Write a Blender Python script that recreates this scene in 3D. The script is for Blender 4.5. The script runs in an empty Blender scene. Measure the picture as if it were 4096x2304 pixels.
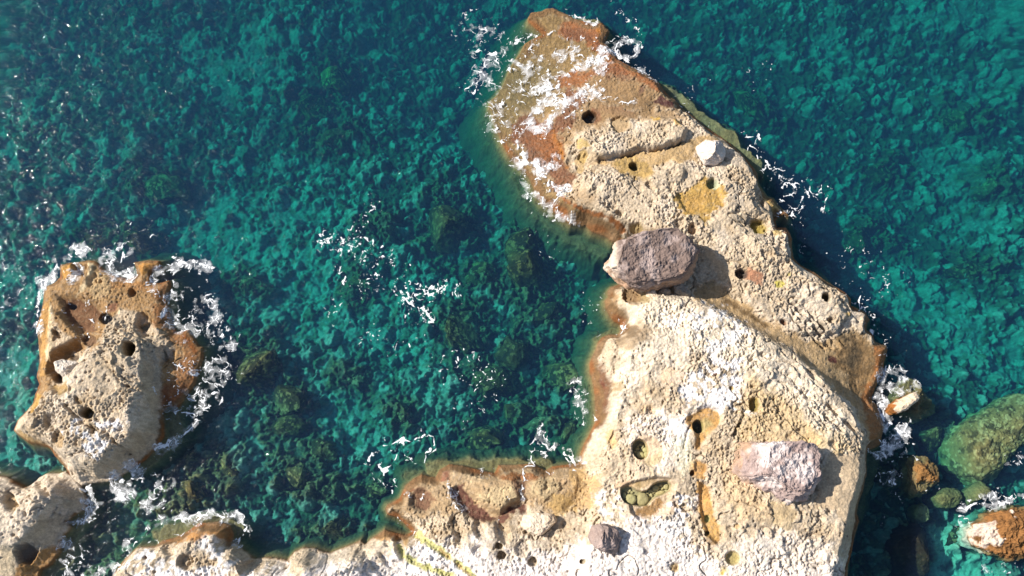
import bpy, math, numpy as np
from mathutils import Vector
sc = bpy.context.scene
col = sc.collection
rng = np.random.default_rng(7)
R = math.radians

# ------------------------------------------------------------------ camera, sky, sun, exposure
TILT, TANH, DIST = 14.0, 0.52, 49.2
HC = DIST * math.cos(R(TILT)); YC = -DIST * math.sin(R(TILT))
cam_d = bpy.data.cameras.new('camera'); cam = bpy.data.objects.new('camera', cam_d); col.objects.link(cam)
cam.location = (0, YC, HC); cam.rotation_euler = (R(TILT), 0, 0)
cam_d.sensor_width = 36; cam_d.lens = 18 / TANH; cam_d.clip_end = 2000; cam_d.clip_start = 0.5
sc.camera = cam
SUN_EL = 40.0
SH = np.array([1.0, -0.24]); SH /= np.linalg.norm(SH)          # direction shadows fall on the ground
sv = Vector((-SH[0] * math.cos(R(SUN_EL)), -SH[1] * math.cos(R(SUN_EL)), math.sin(R(SUN_EL))))
world = bpy.data.worlds.new('World'); sc.world = world; world.use_nodes = True
wn = world.node_tree; wn.nodes.clear()
sky = wn.nodes.new('ShaderNodeTexSky'); sky.sky_type = 'NISHITA'; sky.sun_disc = False
sky.sun_elevation = R(SUN_EL); sky.sun_rotation = math.atan2(sv.x, sv.y)
bg = wn.nodes.new('ShaderNodeBackground'); bg.inputs['Strength'].default_value = 0.085
wo = wn.nodes.new('ShaderNodeOutputWorld')
wn.links.new(sky.outputs[0], bg.inputs[0]); wn.links.new(bg.outputs[0], wo.inputs[0])
sl = bpy.data.lights.new('sun', 'SUN'); sl.energy = 4.6; sl.angle = R(0.5); sl.color = (1.0, 0.945, 0.86)
so = bpy.data.objects.new('sun', sl); col.objects.link(so); so.location = (-30, 10, 40)
so.rotation_euler = sv.to_track_quat('Z', 'Y').to_euler()
sc.view_settings.view_transform = 'Standard'; sc.view_settings.look = 'None'
sc.view_settings.exposure = 0.86; sc.view_settings.gamma = 1.0
sc.cycles.volume_bounces = 0; sc.cycles.max_bounces = 8; sc.cycles.transparent_max_bounces = 24
sc.cycles.diffuse_bounces = 3; sc.cycles.glossy_bounces = 2
sc.cycles.use_denoising = True; sc.cycles.caustics_reflective = False; sc.cycles.caustics_refractive = False

# ------------------------------------------------------------------ photo pixel (4096 wide) <-> world
F = 2048 / TANH; ct, st = math.cos(R(TILT)), math.sin(R(TILT))
def at(u, v, z=0.0):
    a = (np.asarray(u, float) - 2048) / F; b = -(np.asarray(v, float) - 1152) / F
    dy = b * ct + st; dz = b * st - ct                           # ray in world space
    t = (z - HC) / dz
    return a * t, YC + dy * t
def proj(x, y, z):
    dx, dy, dz = x, y - YC, z - HC
    cy = dy * ct + dz * st; cz = -dy * st + dz * ct
    return 2048 + F * dx / -cz, 1152 - F * cy / -cz
M = 0.0125                                                       # metres in one photo pixel (about)

# ------------------------------------------------------------------ noise
_t = np.random.default_rng(3)
_ang = _t.random((256, 256)) * 2 * np.pi; _gx = np.cos(_ang).astype(np.float32); _gy = np.sin(_ang).astype(np.float32)
_jx = _t.random((256, 256)).astype(np.float32); _jy = _t.random((256, 256)).astype(np.float32); _jr = _t.random((256, 256)).astype(np.float32)
_v3 = _t.random((64, 64, 64)).astype(np.float32)
def pn(x, y, s=1.0, o=0):
    x = np.asarray(x) / s + 37.3 + o * 17.7; y = np.asarray(y) / s + 91.1 + o * 9.3
    xi = np.floor(x).astype(np.int32); yi = np.floor(y).astype(np.int32)
    fx = (x - xi).astype(np.float32); fy = (y - yi).astype(np.float32)
    a, b, c, d = xi & 255, (xi + 1) & 255, yi & 255, (yi + 1) & 255
    w = fx * fx * fx * (fx * (fx * 6 - 15) + 10); h = fy * fy * fy * (fy * (fy * 6 - 15) + 10)
    n00 = _gx[a, c] * fx + _gy[a, c] * fy; n10 = _gx[b, c] * (fx - 1) + _gy[b, c] * fy
    n01 = _gx[a, d] * fx + _gy[a, d] * (fy - 1); n11 = _gx[b, d] * (fx - 1) + _gy[b, d] * (fy - 1)
    p = n00 + (n10 - n00) * w; q = n01 + (n11 - n01) * w
    return (p + (q - p) * h) * 1.5
def fbm(x, y, s=1.0, n=4, o=0, g=0.5):
    r = 0; a = 1; t = 0
    for k in range(n):
        r = r + a * pn(x, y, s, o + k * 3.1); t += a; a *= g; s *= 0.5
    return r / t
def vor(x, y, s=1.0, o=0):                                       # F1, F2, random of the nearest cell
    x = np.asarray(x) / s + 51.7 + o * 23.1; y = np.asarray(y) / s + 13.9 + o * 7.9
    xi = np.floor(x).astype(np.int32); yi = np.floor(y).astype(np.int32)
    f1 = np.full(x.shape, 9., np.float32); f2 = f1.copy(); idr = np.zeros(x.shape, np.float32)
    for i in (-1, 0, 1):
        for j in (-1, 0, 1):
            a = (xi + i) & 255; b = (yi + j) & 255
            d = ((xi + i + _jx[a, b] - x) ** 2 + (yi + j + _jy[a, b] - y) ** 2).astype(np.float32)
            m = d < f1
            f2 = np.where(m, f1, np.minimum(f2, d)); idr = np.where(m, _jr[a, b], idr); f1 = np.where(m, d, f1)
    return np.sqrt(f1), np.sqrt(f2), idr
def vn3(p, s=1.0, o=0):
    p = p / s + 31.7 + o * 7.13; i = np.floor(p).astype(int); f = p - i; f = f * f * (3 - 2 * f)
    def g(a, b, c): return _v3[(i[..., 0] + a) & 63, (i[..., 1] + b) & 63, (i[..., 2] + c) & 63]
    x, y, z = f[..., 0], f[..., 1], f[..., 2]
    L = lambda a, b, t: a + (b - a) * t
    return L(L(L(g(0,0,0), g(1,0,0), x), L(g(0,1,0), g(1,1,0), x), y), L(L(g(0,0,1), g(1,0,1), x), L(g(0,1,1), g(1,1,1), x), y), z) * 2 - 1
def fb3(p, s=1.0, n=4, o=0):
    r = 0; a = 1; t = 0
    for k in range(n): r = r + a * vn3(p, s, o + k); t += a; a *= .5; s *= .5
    return r / t
def S(x, a=0.0, b=1.0):
    t = np.clip((x - a) / (b - a), 0, 1); return t * t * (3 - 2 * t)
def seg(u, v, P, closed=False):                                  # distance to a polyline
    P = np.asarray(P, float); Q = np.roll(P, -1, 0) if closed else P[1:]; P0 = P if closed else P[:-1]
    d = np.full(u.shape, 1e9, np.float32)
    for (ax, ay), (bx, by) in zip(P0, Q):
        ex, ey = bx - ax, by - ay; l = ex * ex + ey * ey + 1e-9
        t = np.clip(((u - ax) * ex + (v - ay) * ey) / l, 0, 1)
        d = np.minimum(d, (u - ax - t * ex) ** 2 + (v - ay - t * ey) ** 2)
    return np.sqrt(d)
def sdf(u, v, P):                                                # signed distance, positive inside
    d = seg(u, v, P, True); ins = np.zeros(u.shape, bool); n = len(P)
    for k in range(n):
        (ax, ay), (bx, by) = P[k], P[(k + 1) % n]
        if ay != by: ins ^= ((ay > v) != (by > v)) & (u < (bx - ax) * (v - ay) / (by - ay) + ax)
    return np.where(ins, d, -d)
def sdfb(u, v, P, pad):                                          # the same, only near the polygon's box
    P = np.asarray(P, float); out = np.full(u.shape, -1e4, np.float32)
    m = (u > P[:, 0].min() - pad) & (u < P[:, 0].max() + pad) & (v > P[:, 1].min() - pad) & (v < P[:, 1].max() + pad)
    if m.any(): out[m] = sdf(u[m], v[m], P.tolist())
    return out
def segb(u, v, P, pad):
    P = np.asarray(P, float); out = np.full(u.shape, 1e4, np.float32)
    m = (u > P[:, 0].min() - pad) & (u < P[:, 0].max() + pad) & (v > P[:, 1].min() - pad) & (v < P[:, 1].max() + pad)
    if m.any(): out[m] = seg(u[m], v[m], P)
    return out
def ell(u, v, cu, cv, ru, rv, rot=0):                            # normalised ellipse distance, 1 on the rim
    c, s = math.cos(R(rot)), math.sin(R(rot)); a = (u - cu) * c + (v - cv) * s; b = -(u - cu) * s + (v - cv) * c
    return np.sqrt((a / ru) ** 2 + (b / rv) ** 2)
def ctrl(x, y, pts, sg):                                         # smooth height field through control points
    num = np.zeros(x.shape); den = np.zeros(x.shape)
    for (u, v, z) in pts:
        px, py = at(u, v, z); d2 = (x - px) ** 2 + (y - py) ** 2
        w = np.exp(-d2 / (2 * sg * sg)) + 1e-3 / (d2 + 1.0); num += w * z; den += w
    return num / den
def mix(c, rgb, m):
    m = np.clip(m, 0, 1)[..., None]; return c * (1 - m) + np.array(rgb, np.float32) * m

# ------------------------------------------------------------------ mesh and material helpers
def mesh_obj(name, V, Fc, mat, cols=None, parent=None, smooth=True, extra=None):
    me = bpy.data.meshes.new(name); V = np.asarray(V, np.float32); Fc = np.asarray(Fc, np.int32); k = Fc.shape[1]
    me.vertices.add(len(V)); me.vertices.foreach_set('co', V.ravel())
    me.loops.add(Fc.size); me.loops.foreach_set('vertex_index', Fc.ravel())
    me.polygons.add(len(Fc)); me.polygons.foreach_set('loop_start', np.arange(0, Fc.size, k, dtype=np.int32))
    me.polygons.foreach_set('loop_total', np.full(len(Fc), k, np.int32))
    me.polygons.foreach_set('use_smooth', np.full(len(Fc), smooth, bool))
    me.update(calc_edges=True); me.validate()
    if cols is not None:
        a = me.color_attributes.new('Col', 'FLOAT_COLOR', 'POINT'); a.data.foreach_set('color', np.asarray(cols, np.float32).ravel())
    if extra is not None:
        a = me.attributes.new('amt', 'FLOAT', 'POINT'); a.data.foreach_set('value', np.asarray(extra, np.float32).ravel())
    me.materials.append(mat); o = bpy.data.objects.new(name, me); col.objects.link(o)
    if parent: o.parent = parent
    return o
def grid_faces(ny, nx, keep=None):
    i = np.arange(ny * nx).reshape(ny, nx)
    f = np.stack([i[:-1, :-1], i[:-1, 1:], i[1:, 1:], i[1:, :-1]], -1).reshape(-1, 4)
    if keep is not None:
        k = keep.ravel(); f = f[k[f].any(1)]
    return f
def compact(V, Fc, *arr):
    us, inv = np.unique(Fc.ravel(), return_inverse=True)
    return (V[us], inv.reshape(Fc.shape)) + tuple(a[us] for a in arr)
def tag(o, label, cat=None, group=None, kind=None):
    o['label'] = label
    if cat: o['category'] = cat
    if group: o['group'] = group
    if kind: o['kind'] = kind
    return o
def nodes(name):
    m = bpy.data.materials.new(name); m.use_nodes = True; nt = m.node_tree; nt.nodes.clear()
    return m, nt, nt.nodes.new, nt.links.new
def rock_mat(name, s1=9.0, bump=0.02, var=0.35, spec=0.25):
    m, nt, N, L = nodes(name)
    out = N('ShaderNodeOutputMaterial'); b = N('ShaderNodeBsdfPrincipled'); at_ = N('ShaderNodeAttribute'); at_.attribute_name = 'Col'
    tc = N('ShaderNodeNewGeometry')
    n1 = N('ShaderNodeTexNoise'); n1.inputs['Scale'].default_value = s1; n1.inputs['Detail'].default_value = 8; n1.inputs['Roughness'].default_value = 0.7
    n2 = N('ShaderNodeTexNoise'); n2.inputs['Scale'].default_value = 2.1; n2.inputs['Detail'].default_value = 5
    L(tc.outputs['Position'], n1.inputs['Vector']); L(tc.outputs['Position'], n2.inputs['Vector'])
    mr = N('ShaderNodeMapRange'); mr.inputs['From Min'].default_value = 0.3; mr.inputs['From Max'].default_value = 0.7
    mr.inputs['To Min'].default_value = 1 - var; mr.inputs['To Max'].default_value = 1 + var * 0.7
    L(n1.outputs['Fac'], mr.inputs['Value'])
    mr2 = N('ShaderNodeMapRange'); mr2.inputs['From Min'].default_value = 0.3; mr2.inputs['From Max'].default_value = 0.7
    mr2.inputs['To Min'].default_value = 0.9; mr2.inputs['To Max'].default_value = 1.08; L(n2.outputs['Fac'], mr2.inputs['Value'])
    mu = N('ShaderNodeMath'); mu.operation = 'MULTIPLY'; L(mr.outputs[0], mu.inputs[0]); L(mr2.outputs[0], mu.inputs[1])
    sm = N('ShaderNodeVectorMath'); sm.operation = 'SCALE'; L(at_.outputs['Color'], sm.inputs[0]); L(mu.outputs[0], sm.inputs['Scale'])
    L(sm.outputs[0], b.inputs['Base Color']); L(at_.outputs['Alpha'], b.inputs['Roughness'])
    b.inputs['Specular IOR Level'].default_value = spec
    bp = N('ShaderNodeBump'); bp.inputs['Distance'].default_value = bump; bp.inputs['Strength'].default_value = 1.0
    L(n1.outputs['Fac'], bp.inputs['Height']); L(bp.outputs[0], b.inputs['Normal']); L(b.outputs[0], out.inputs[0])
    return m
M_rock = rock_mat('limestone', 13, 0.06, 0.34)
M_bed = rock_mat('seabed_rock', 5.0, 0.06, 0.35, 0.1)
M_bould = rock_mat('boulder_stone', 8.0, 0.06, 0.28)
M_stone = rock_mat('smooth_stone', 14.0, 0.01, 0.15)

def fres(nt, N, L, normal=None):                                  # Schlick reflectance of water, the same from above and below
    lw = N('ShaderNodeLayerWeight'); lw.inputs['Blend'].default_value = 0.5
    if normal is not None: L(normal, lw.inputs['Normal'])
    p = N('ShaderNodeMath'); p.operation = 'POWER'; p.inputs[1].default_value = 5; L(lw.outputs['Facing'], p.inputs[0])
    a = N('ShaderNodeMath'); a.operation = 'MULTIPLY_ADD'; a.inputs[1].default_value = .96; a.inputs[2].default_value = .022; L(p.outputs[0], a.inputs[0])
    return a.outputs[0]
def water_mat():
    m, nt, N, L = nodes('sea_water'); out = N('ShaderNodeOutputMaterial')
    tr = N('ShaderNodeBsdfTransparent'); gl = N('ShaderNodeBsdfGlossy'); gl.inputs['Roughness'].default_value = 0.06
    mx = N('ShaderNodeMixShader')
    g = N('ShaderNodeNewGeometry'); mp = N('ShaderNodeMapping'); mp.inputs['Scale'].default_value = (0.8, 1.5, 1)
    mp.inputs['Rotation'].default_value = (0, 0, R(-15))
    n = N('ShaderNodeTexNoise'); n.inputs['Scale'].default_value = 2.6; n.inputs['Detail'].default_value = 5; n.inputs['Distortion'].default_value = 0.8
    L(g.outputs['Position'], mp.inputs[0]); L(mp.outputs[0], n.inputs['Vector'])
    b = N('ShaderNodeBump'); b.inputs['Distance'].default_value = 0.07; b.inputs['Strength'].default_value = 1; L(n.outputs['Fac'], b.inputs['Height'])
    L(b.outputs[0], gl.inputs['Normal'])
    L(fres(nt, N, L, b.outputs[0]), mx.inputs[0]); L(tr.outputs[0], mx.inputs[1]); L(gl.outputs[0], mx.inputs[2]); L(mx.outputs[0], out.inputs['Surface'])
    ab = N('ShaderNodeVolumeAbsorption'); ab.inputs['Color'].default_value = (0.0, 0.835, 0.83, 1); ab.inputs['Density'].default_value = 0.50
    vs = N('ShaderNodeVolumeScatter'); vs.inputs['Color'].default_value = (0.22, 0.30, 0.72, 1); vs.inputs['Density'].default_value = 0.048
    ad = N('ShaderNodeAddShader'); L(ab.outputs[0], ad.inputs[0]); L(vs.outputs[0], ad.inputs[1]); L(ad.outputs[0], out.inputs['Volume'])
    return m
def pool_mat(name, tint):
    m, nt, N, L = nodes(name); out = N('ShaderNodeOutputMaterial')
    tr = N('ShaderNodeBsdfTransparent'); tr.inputs[0].default_value = tint + (1,); gl = N('ShaderNodeBsdfGlossy'); gl.inputs['Roughness'].default_value = 0.03
    mx = N('ShaderNodeMixShader')
    L(fres(nt, N, L), mx.inputs[0]); L(tr.outputs[0], mx.inputs[1]); L(gl.outputs[0], mx.inputs[2]); L(mx.outputs[0], out.inputs[0]); return m
def foam_mat():
    m, nt, N, L = nodes('foam'); out = N('ShaderNodeOutputMaterial'); a = N('ShaderNodeAttribute'); a.attribute_name = 'amt'
    d = N('ShaderNodeBsdfDiffuse'); d.inputs[0].default_value = (0.86, 0.86, 0.86, 1); tr = N('ShaderNodeBsdfTransparent'); mx = N('ShaderNodeMixShader')
    L(a.outputs['Fac'], mx.inputs[0]); L(tr.outputs[0], mx.inputs[1]); L(d.outputs[0], mx.inputs[2]); L(mx.outputs[0], out.inputs[0]); return m
M_sea = water_mat(); M_pool = pool_mat('pool_water', (0.94, 0.93, 0.86)); M_pool2 = pool_mat('clear_pool_water', (0.9, 0.92, 0.85)); M_foam = foam_mat()

# ------------------------------------------------------------------ palette (base colours, linear)
CREAM = (.47, .375, .265); PALE = (.58, .49, .385); SALT = (.77, .75, .745); TAN = (.36, .25, .135); BROWN = (.23, .14, .065)
OCHRE = (.36, .20, .04); ORANGE = (.225, .078, .021); RUST = (.14, .052, .022); MAROON = (.055, .012, .012); OLIVE = (.215, .14, .058)
PINKT = (.50, .36, .23); DARK = (.05, .035, .02); GOLD = (.40, .23, .05); LIME = (.42, .40, .13); ALGAE = (.065, .062, .03)

# ------------------------------------------------------------------ outlines traced on the photograph
HEAD = [(2111,75),(2122,54),(2164,47),(2183,36),(2214,34),(2248,51),(2273,61),(2298,76),(2360,93),(2409,93),(2428,115),(2439,127),(2428,155),(2417,172),(2434,186),(2453,211),(2471,239),(2518,264),(2568,289),(2608,311),(2636,332),(2655,360),(2678,387),(2702,402),(2737,443),(2774,468),(2817,505),(2858,533),(2898,558),(2938,592),(2970,620),(3001,657),(3022,682),(3038,716),(3051,740),(3076,775),(3101,784),(3119,815),(3144,846),(3157,868),(3135,861),(3113,868),(3101,886),(3107,911),(3144,911),(3160,936),(3167,958),(3166,989),(3175,1035),(3203,1063),(3259,1091),(3304,1125),(3350,1152),(3384,1174),(3403,1196),(3403,1224),(3434,1236),(3462,1252),(3478,1280),(3465,1298),(3465,1320),(3490,1339),(3499,1367),(3546,1385),(3549,1401),(3543,1423),(3534,1454),(3531,1497),(3512,1525),(3497,1568),(3488,1596),(3509,1627),(3522,1661),(3537,1708),(3528,1739),(3519,1779),(3497,1792),(3466,1801),(3463,1854),(3466,1900),(3458,1916),(3451,1963),(3433,2009),(3426,2053),(3436,2084),(3417,2149),(3405,2211),(3392,2258),(3389,2304),(3390,2600),(3350,3100),(300,3100),(420,2400),(450,2304),(472,2272),(505,2228),(550,2189),(622,2184),(649,2162),(699,2151),(754,2123),(798,2090),(831,2090),(875,2085),(924,2101),(935,2129),(932,2167),(952,2178),(985,2206),(1023,2233),(1073,2228),(1117,2233),(1150,2239),(1177,2206),(1215,2189),(1259,2192),(1300,2206),(1321,2210),(1351,2200),(1412,2175),(1442,2160),(1462,2175),(1483,2155),(1511,2137),(1538,2118),(1571,2129),(1621,2140),(1648,2129),(1615,2091),(1588,2069),(1549,2058),(1541,2036),(1549,2019),(1599,1992),(1621,1942),(1654,1915),(1687,1896),(1720,1907),(1742,1909),(1758,1879),(1797,1857),(1852,1863),(1896,1874),(1940,1885),(1978,1893),(1995,1860),(2050,1860),(2132,1854),(2181,1882),(2209,1865),(2247,1861),(2290,1856),(2315,1851),(2321,1817),(2337,1774),(2355,1743),(2380,1690),(2380,1628),(2377,1565),(2368,1519),(2358,1488),(2357,1454),(2365,1435),(2383,1398),(2393,1367),(2411,1348),(2436,1338),(2470,1338),(2484,1324),(2480,1299),(2455,1286),(2436,1262),(2422,1230),(2419,1202),(2433,1187),(2430,1165),(2445,1147),(2476,1137),(2540,1120),(2560,1040),(2520,980),(2449,968),(2424,948),(2368,928),(2343,903),(2283,898),(2217,852),(2204,835),(2170,813),(2148,788),(2136,757),(2117,711),(2099,686),(2068,658),(2033,624),(2009,574),(1990,524),(1978,484),(1965,440),(1956,429),(1962,401),(1993,373),(2015,335),(2030,298),(2040,270),(2061,236),(2083,205),(2099,174),(2133,155),(2173,140),(2114,90)]
ISLET = [(242,1060),(280,1052),(330,1047),(357,1041),(385,1047),(418,1077),(440,1088),(478,1104),(511,1118),(549,1104),(545,1075),(536,1049),(593,1041),(643,1044),(651,1071),(605,1090),(610,1132),(643,1132),(681,1121),(687,1143),(673,1181),(681,1236),(687,1291),(709,1330),(758,1319),(780,1352),(800,1385),(816,1388),(816,1431),(792,1509),(786,1532),(753,1576),(742,1593),(714,1631),(676,1626),(654,1648),(659,1747),(621,1802),(577,1846),(538,1868),(495,1900),(451,1925),(357,1936),(330,1945),(290,1920),(264,1873),(220,1824),(203,1791),(165,1782),(121,1774),(88,1749),(58,1725),(71,1681),(110,1642),(132,1620),(143,1576),(159,1538),(148,1510),(159,1450),(159,1429),(154,1357),(148,1308),(170,1231),(181,1148),(220,1132),(242,1110)]
SHORE = [(-900,1880),(-200,1880),(0,1901),(33,1906),(66,1925),(110,1950),(129,1936),(159,1909),(192,1892),(242,1892),(264,1884),(300,1905),(330,1947),(352,1991),(357,2035),(308,2057),(275,2085),(291,2107),(247,2162),(247,2206),(209,2260),(170,2282),(165,2304),(120,2600),(100,3000),(-900,3000)]
HEAD_Z = [(2180,100,.08),(2330,120,.35),(2250,250,-.12),(2100,350,-.16),(2050,480,-.12),(2450,300,.4),(2600,400,.7),(2350,470,.4),(2150,600,.3),(2400,600,.9),(2700,500,1.0),(2600,650,1.0),(2900,640,.9),(2800,800,1.2),(3000,850,.9),(2500,830,1.2),(2650,920,1.4),(2950,1000,1.5),(3150,1100,1.3),(3300,1200,1.3),(2850,1150,.7),(3050,1250,1.1),(3200,1400,.9),(3450,1450,.5),(3500,1650,.3),(2520,1170,1.0),(2650,1250,1.7),(2850,1350,2.1),(3050,1450,2.4),(3200,1600,2.5),(3350,1700,2.4),(2500,1500,1.8),(2450,1600,1.4),(2700,1600,2.2),(2600,1800,2.2),(2800,1800,2.3),(3200,1900,2.6),(3330,2100,2.6),(2350,1900,1.2),(2000,1950,.8),(1700,1950,.6),(1620,2050,1.0),(2100,2080,1.6),(2600,2000,2.2),(2500,2250,2.6),(3000,2200,2.8),(1800,2200,2),(2000,2300,2.6),(1300,2300,2.2),(1000,2290,1.8),(700,2250,1.8),(850,2130,.8)]
ISLET_Z = [(300,1200,0.44),(500,1230,0.48),(600,1300,0.40),(650,1200,0.28),(750,1450,0.24),(350,1120,0.48),(550,1110,0.28),(250,1300,0.28),(170,1330,0.36),(200,1400,0.72),(510,1390,1.28),(400,1500,1.44),(500,1650,1.68),(560,1600,1.52),(300,1650,1.44),(150,1700,1.12),(350,1800,1.60),(400,1880,1.12),(700,1550,0.24),(550,1800,0.96)]
SHORE_Z = [(100,2000,1.36),(250,1950,0.93),(50,2150,1.43),(200,2100,0.93),(60,2280,0.74),(180,2230,0.25)]
BED_Z = [(0,0,-5.4),(1000,300,-5.0),(2000,100,-6.0),(3600,200,-4.8),(600,900,-3.8),(1600,1000,-3.3),(1500,1700,-2.6),(900,2000,-2.0),(1300,2100,-1.8),(2200,1500,-2.7),(2300,1150,-3.2),(3300,800,-5.0),(3800,1200,-3.8),(3700,1700,-2.6),(3800,2200,-1.5),(3600,2250,-2.6),(450,2100,-.8),(80,1500,-2.6),(30,1800,-2.0),(700,1750,-2.0),(0,1000,-3.4)]
def bed_base(x, y): return ctrl(x, y, BED_Z, 4.0)

def axis(a, b, step, lo, hi):                                    # fine between a and b, coarser outwards
    L = [a]; s = step
    while L[0] > lo: s *= 1.25; L.insert(0, L[0] - s)
    m = np.arange(a + step, b, step).tolist(); L += m; s = step
    while L[-1] < hi: s *= 1.25; L.append(L[-1] + s)
    return np.array(L)

SB = [ # u v ru rv rot height base-colour label
 (1338,312,62,48,20,1.6,(.36,.26,.10),'ochre sunken boulder alone in the deep water, upper middle'),(1262,425,80,50,10,1.3,(.14,.13,.05),'dark mossy sunken boulder just below the ochre one'),(655,750,95,50,5,1.3,(.18,.17,.08),'mossy sunken boulder left of centre in the upper open water'),
 (1340,560,120,34,-5,1.0,(.11,.11,.05),'long low dark sunken boulder under the ochre one'),(1797,900,88,95,0,1.7,(.12,.10,.045),'round dark sunken boulder nearest the middle of the picture'),(2105,945,92,60,-35,1.7,(.15,.12,.05),'brown sunken boulder left of the headland neck'),
 (2092,1075,80,100,0,1.8,(.12,.095,.04),'tall dark sunken boulder left of the perched boulder'),(1935,1100,72,58,10,1.2,(.12,.12,.05),'green brown sunken boulder between two darker ones'),(1845,1315,82,78,40,1.7,(.17,.13,.06),'speckled brown sunken boulder beside the floating foam'),
 (2185,1265,66,60,0,1.3,(.11,.09,.04),'dark sunken boulder close to the headland notch'),(2060,1400,60,100,15,1.3,(.09,.075,.035),'narrow dark sunken boulder right of the speckled one'),(1990,1510,135,72,0,1.2,(.12,.11,.05),'broad mossy sunken boulder below the speckled one'),
 (2268,1490,88,78,0,1.7,(.17,.135,.06),'brown sunken boulder touching the west side of the headland'),(1935,1752,78,58,-10,1.3,(.18,.14,.06),'brown sunken boulder north of the low western arm'),(1680,1870,66,34,10,1.0,(.24,.19,.08),'flat olive sunken boulder under the ring of foam'),
 (1030,1470,92,88,0,1.6,(.13,.12,.055),'big mossy sunken boulder right of the islet'),(1150,1600,78,62,10,1.3,(.16,.16,.08),'green grey sunken boulder below the big mossy one'),(1145,1697,76,42,0,1.1,(.12,.11,.05),'low dark sunken boulder, lowest of the three beside the islet'),
 (905,1885,58,80,10,1.2,(.22,.18,.08),'tan knobbly sunken boulder south east of the islet'),(1183,1890,44,82,-30,1.1,(.20,.17,.08),'long tan sunken boulder slanting below the low dark one'),(755,1985,90,72,0,1.2,(.17,.14,.06),'brown sunken boulder in the channel below the islet'),
 (800,1890,46,44,0,1.0,(.26,.23,.12),'small round olive sunken boulder in the channel'),(1290,1800,70,52,0,1.0,(.16,.16,.08),'grey green sunken boulder right of the long tan one'),(1362,2130,96,48,5,1.1,(.11,.09,.045),'dark crusty sunken boulder close under the bottom shore'),
 (1520,1960,62,48,-20,.9,(.20,.19,.09),'green sunken boulder off the tip of the western arm'),(1330,1960,56,44,0,.9,(.22,.21,.11),'pale green sunken boulder in the lower bay'),(2150,1700,70,40,-15,1.0,(.20,.20,.12),'pale green sunken stone left of the pale slab'),
 (2290,1720,66,52,-40,1.3,(.16,.12,.055),'olive sunken boulder tucked against the slab corner'),(2080,1660,64,48,0,1.2,(.13,.11,.05),'dark mossy sunken boulder above the brown one of the lower bay'),(3012,428,110,28,42,1.8,(.22,.18,.08),'long olive sunken ridge of rock right of the upper headland'),
 (3450,960,90,60,20,1.3,(.12,.12,.055),'mossy sunken boulder off the right shore'),(3880,1075,90,34,0,1.3,(.19,.14,.06),'brown capped sunken boulder in the right hand water'),(3724,1745,44,60,15,1.2,(.15,.13,.06),'mossy sunken boulder left of the huge olive one'),
 (3640,2215,115,100,10,1.6,(.035,.03,.02),'big blackish sunken boulder beside the pale sand patch'),(3830,2150,52,40,-40,.8,(.20,.17,.09),'dark speckled sunken stone left of the corner rock'),(370,968,54,30,-10,1.7,(.30,.22,.09),'ochre sunken rock above the islet'),
 (560,960,80,42,15,1.5,(.17,.15,.06),'olive sunken rock above the right half of the islet'),(1500,900,60,46,0,.9,(.14,.14,.07),'small mossy sunken boulder in the middle water'),(1000,1150,66,44,20,.9,(.16,.17,.09),'green sunken boulder above right of the islet'),
 (1440,1150,50,60,0,.8,(.16,.15,.07),'small brown sunken boulder left of the floating foam'),(1400,1500,60,40,10,.8,(.24,.24,.15),'pale sunken stone in the middle of the bay'),(1600,1650,56,44,0,.9,(.17,.17,.09),'rounded green sunken stone above the foam ring'),
 (3560,1900,46,36,0,.8,(.14,.12,.06),'small sunken stone in the surf by the slab edge'),(3520,700,70,44,10,1.0,(.13,.13,.06),'dim mossy sunken boulder in the right hand water'),(3850,480,80,46,20,1.2,(.15,.15,.07),'green sunken boulder in the upper right water'),(3960,760,70,50,0,1.0,(.16,.16,.08),'pale green sunken boulder at right middle')]
# ------------------------------------------------------------------ seabed
SANDY = [(3760,2120),(3860,2060),(3900,2230),(4000,2300),(3960,2420),(3700,2420),(3730,2230),(3700,2150),(3640,2090)]
LIGHT = [(1050,260,420,260,.30),(700,820,520,200,.30),(1200,1300,620,480,.42),(3700,620,300,520,.24),(3900,60,420,180,.45),(3560,1120,200,260,.25),(60,1500,260,560,.45),(900,1020,420,140,.35),(2080,60,260,120,.15),(3900,1350,300,260,.35),(1500,1750,500,260,.22),(3300,250,260,120,.15)]
DEEP = [(2060,800,330,330,.30),(2020,1150,330,300,.34),(3000,420,360,220,.22),(3250,900,180,420,.30),(300,150,420,240,.18),(1900,300,330,260,.26),(1300,480,260,150,.30),(650,780,220,100,.22),(1000,1500,220,260,.22),(3600,1650,240,260,.35),(500,960,260,80,.25),(2200,1400,200,280,.30),(1150,2150,330,90,.25),(3550,2200,220,220,.5),(40,1330,80,70,.4)]
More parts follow.
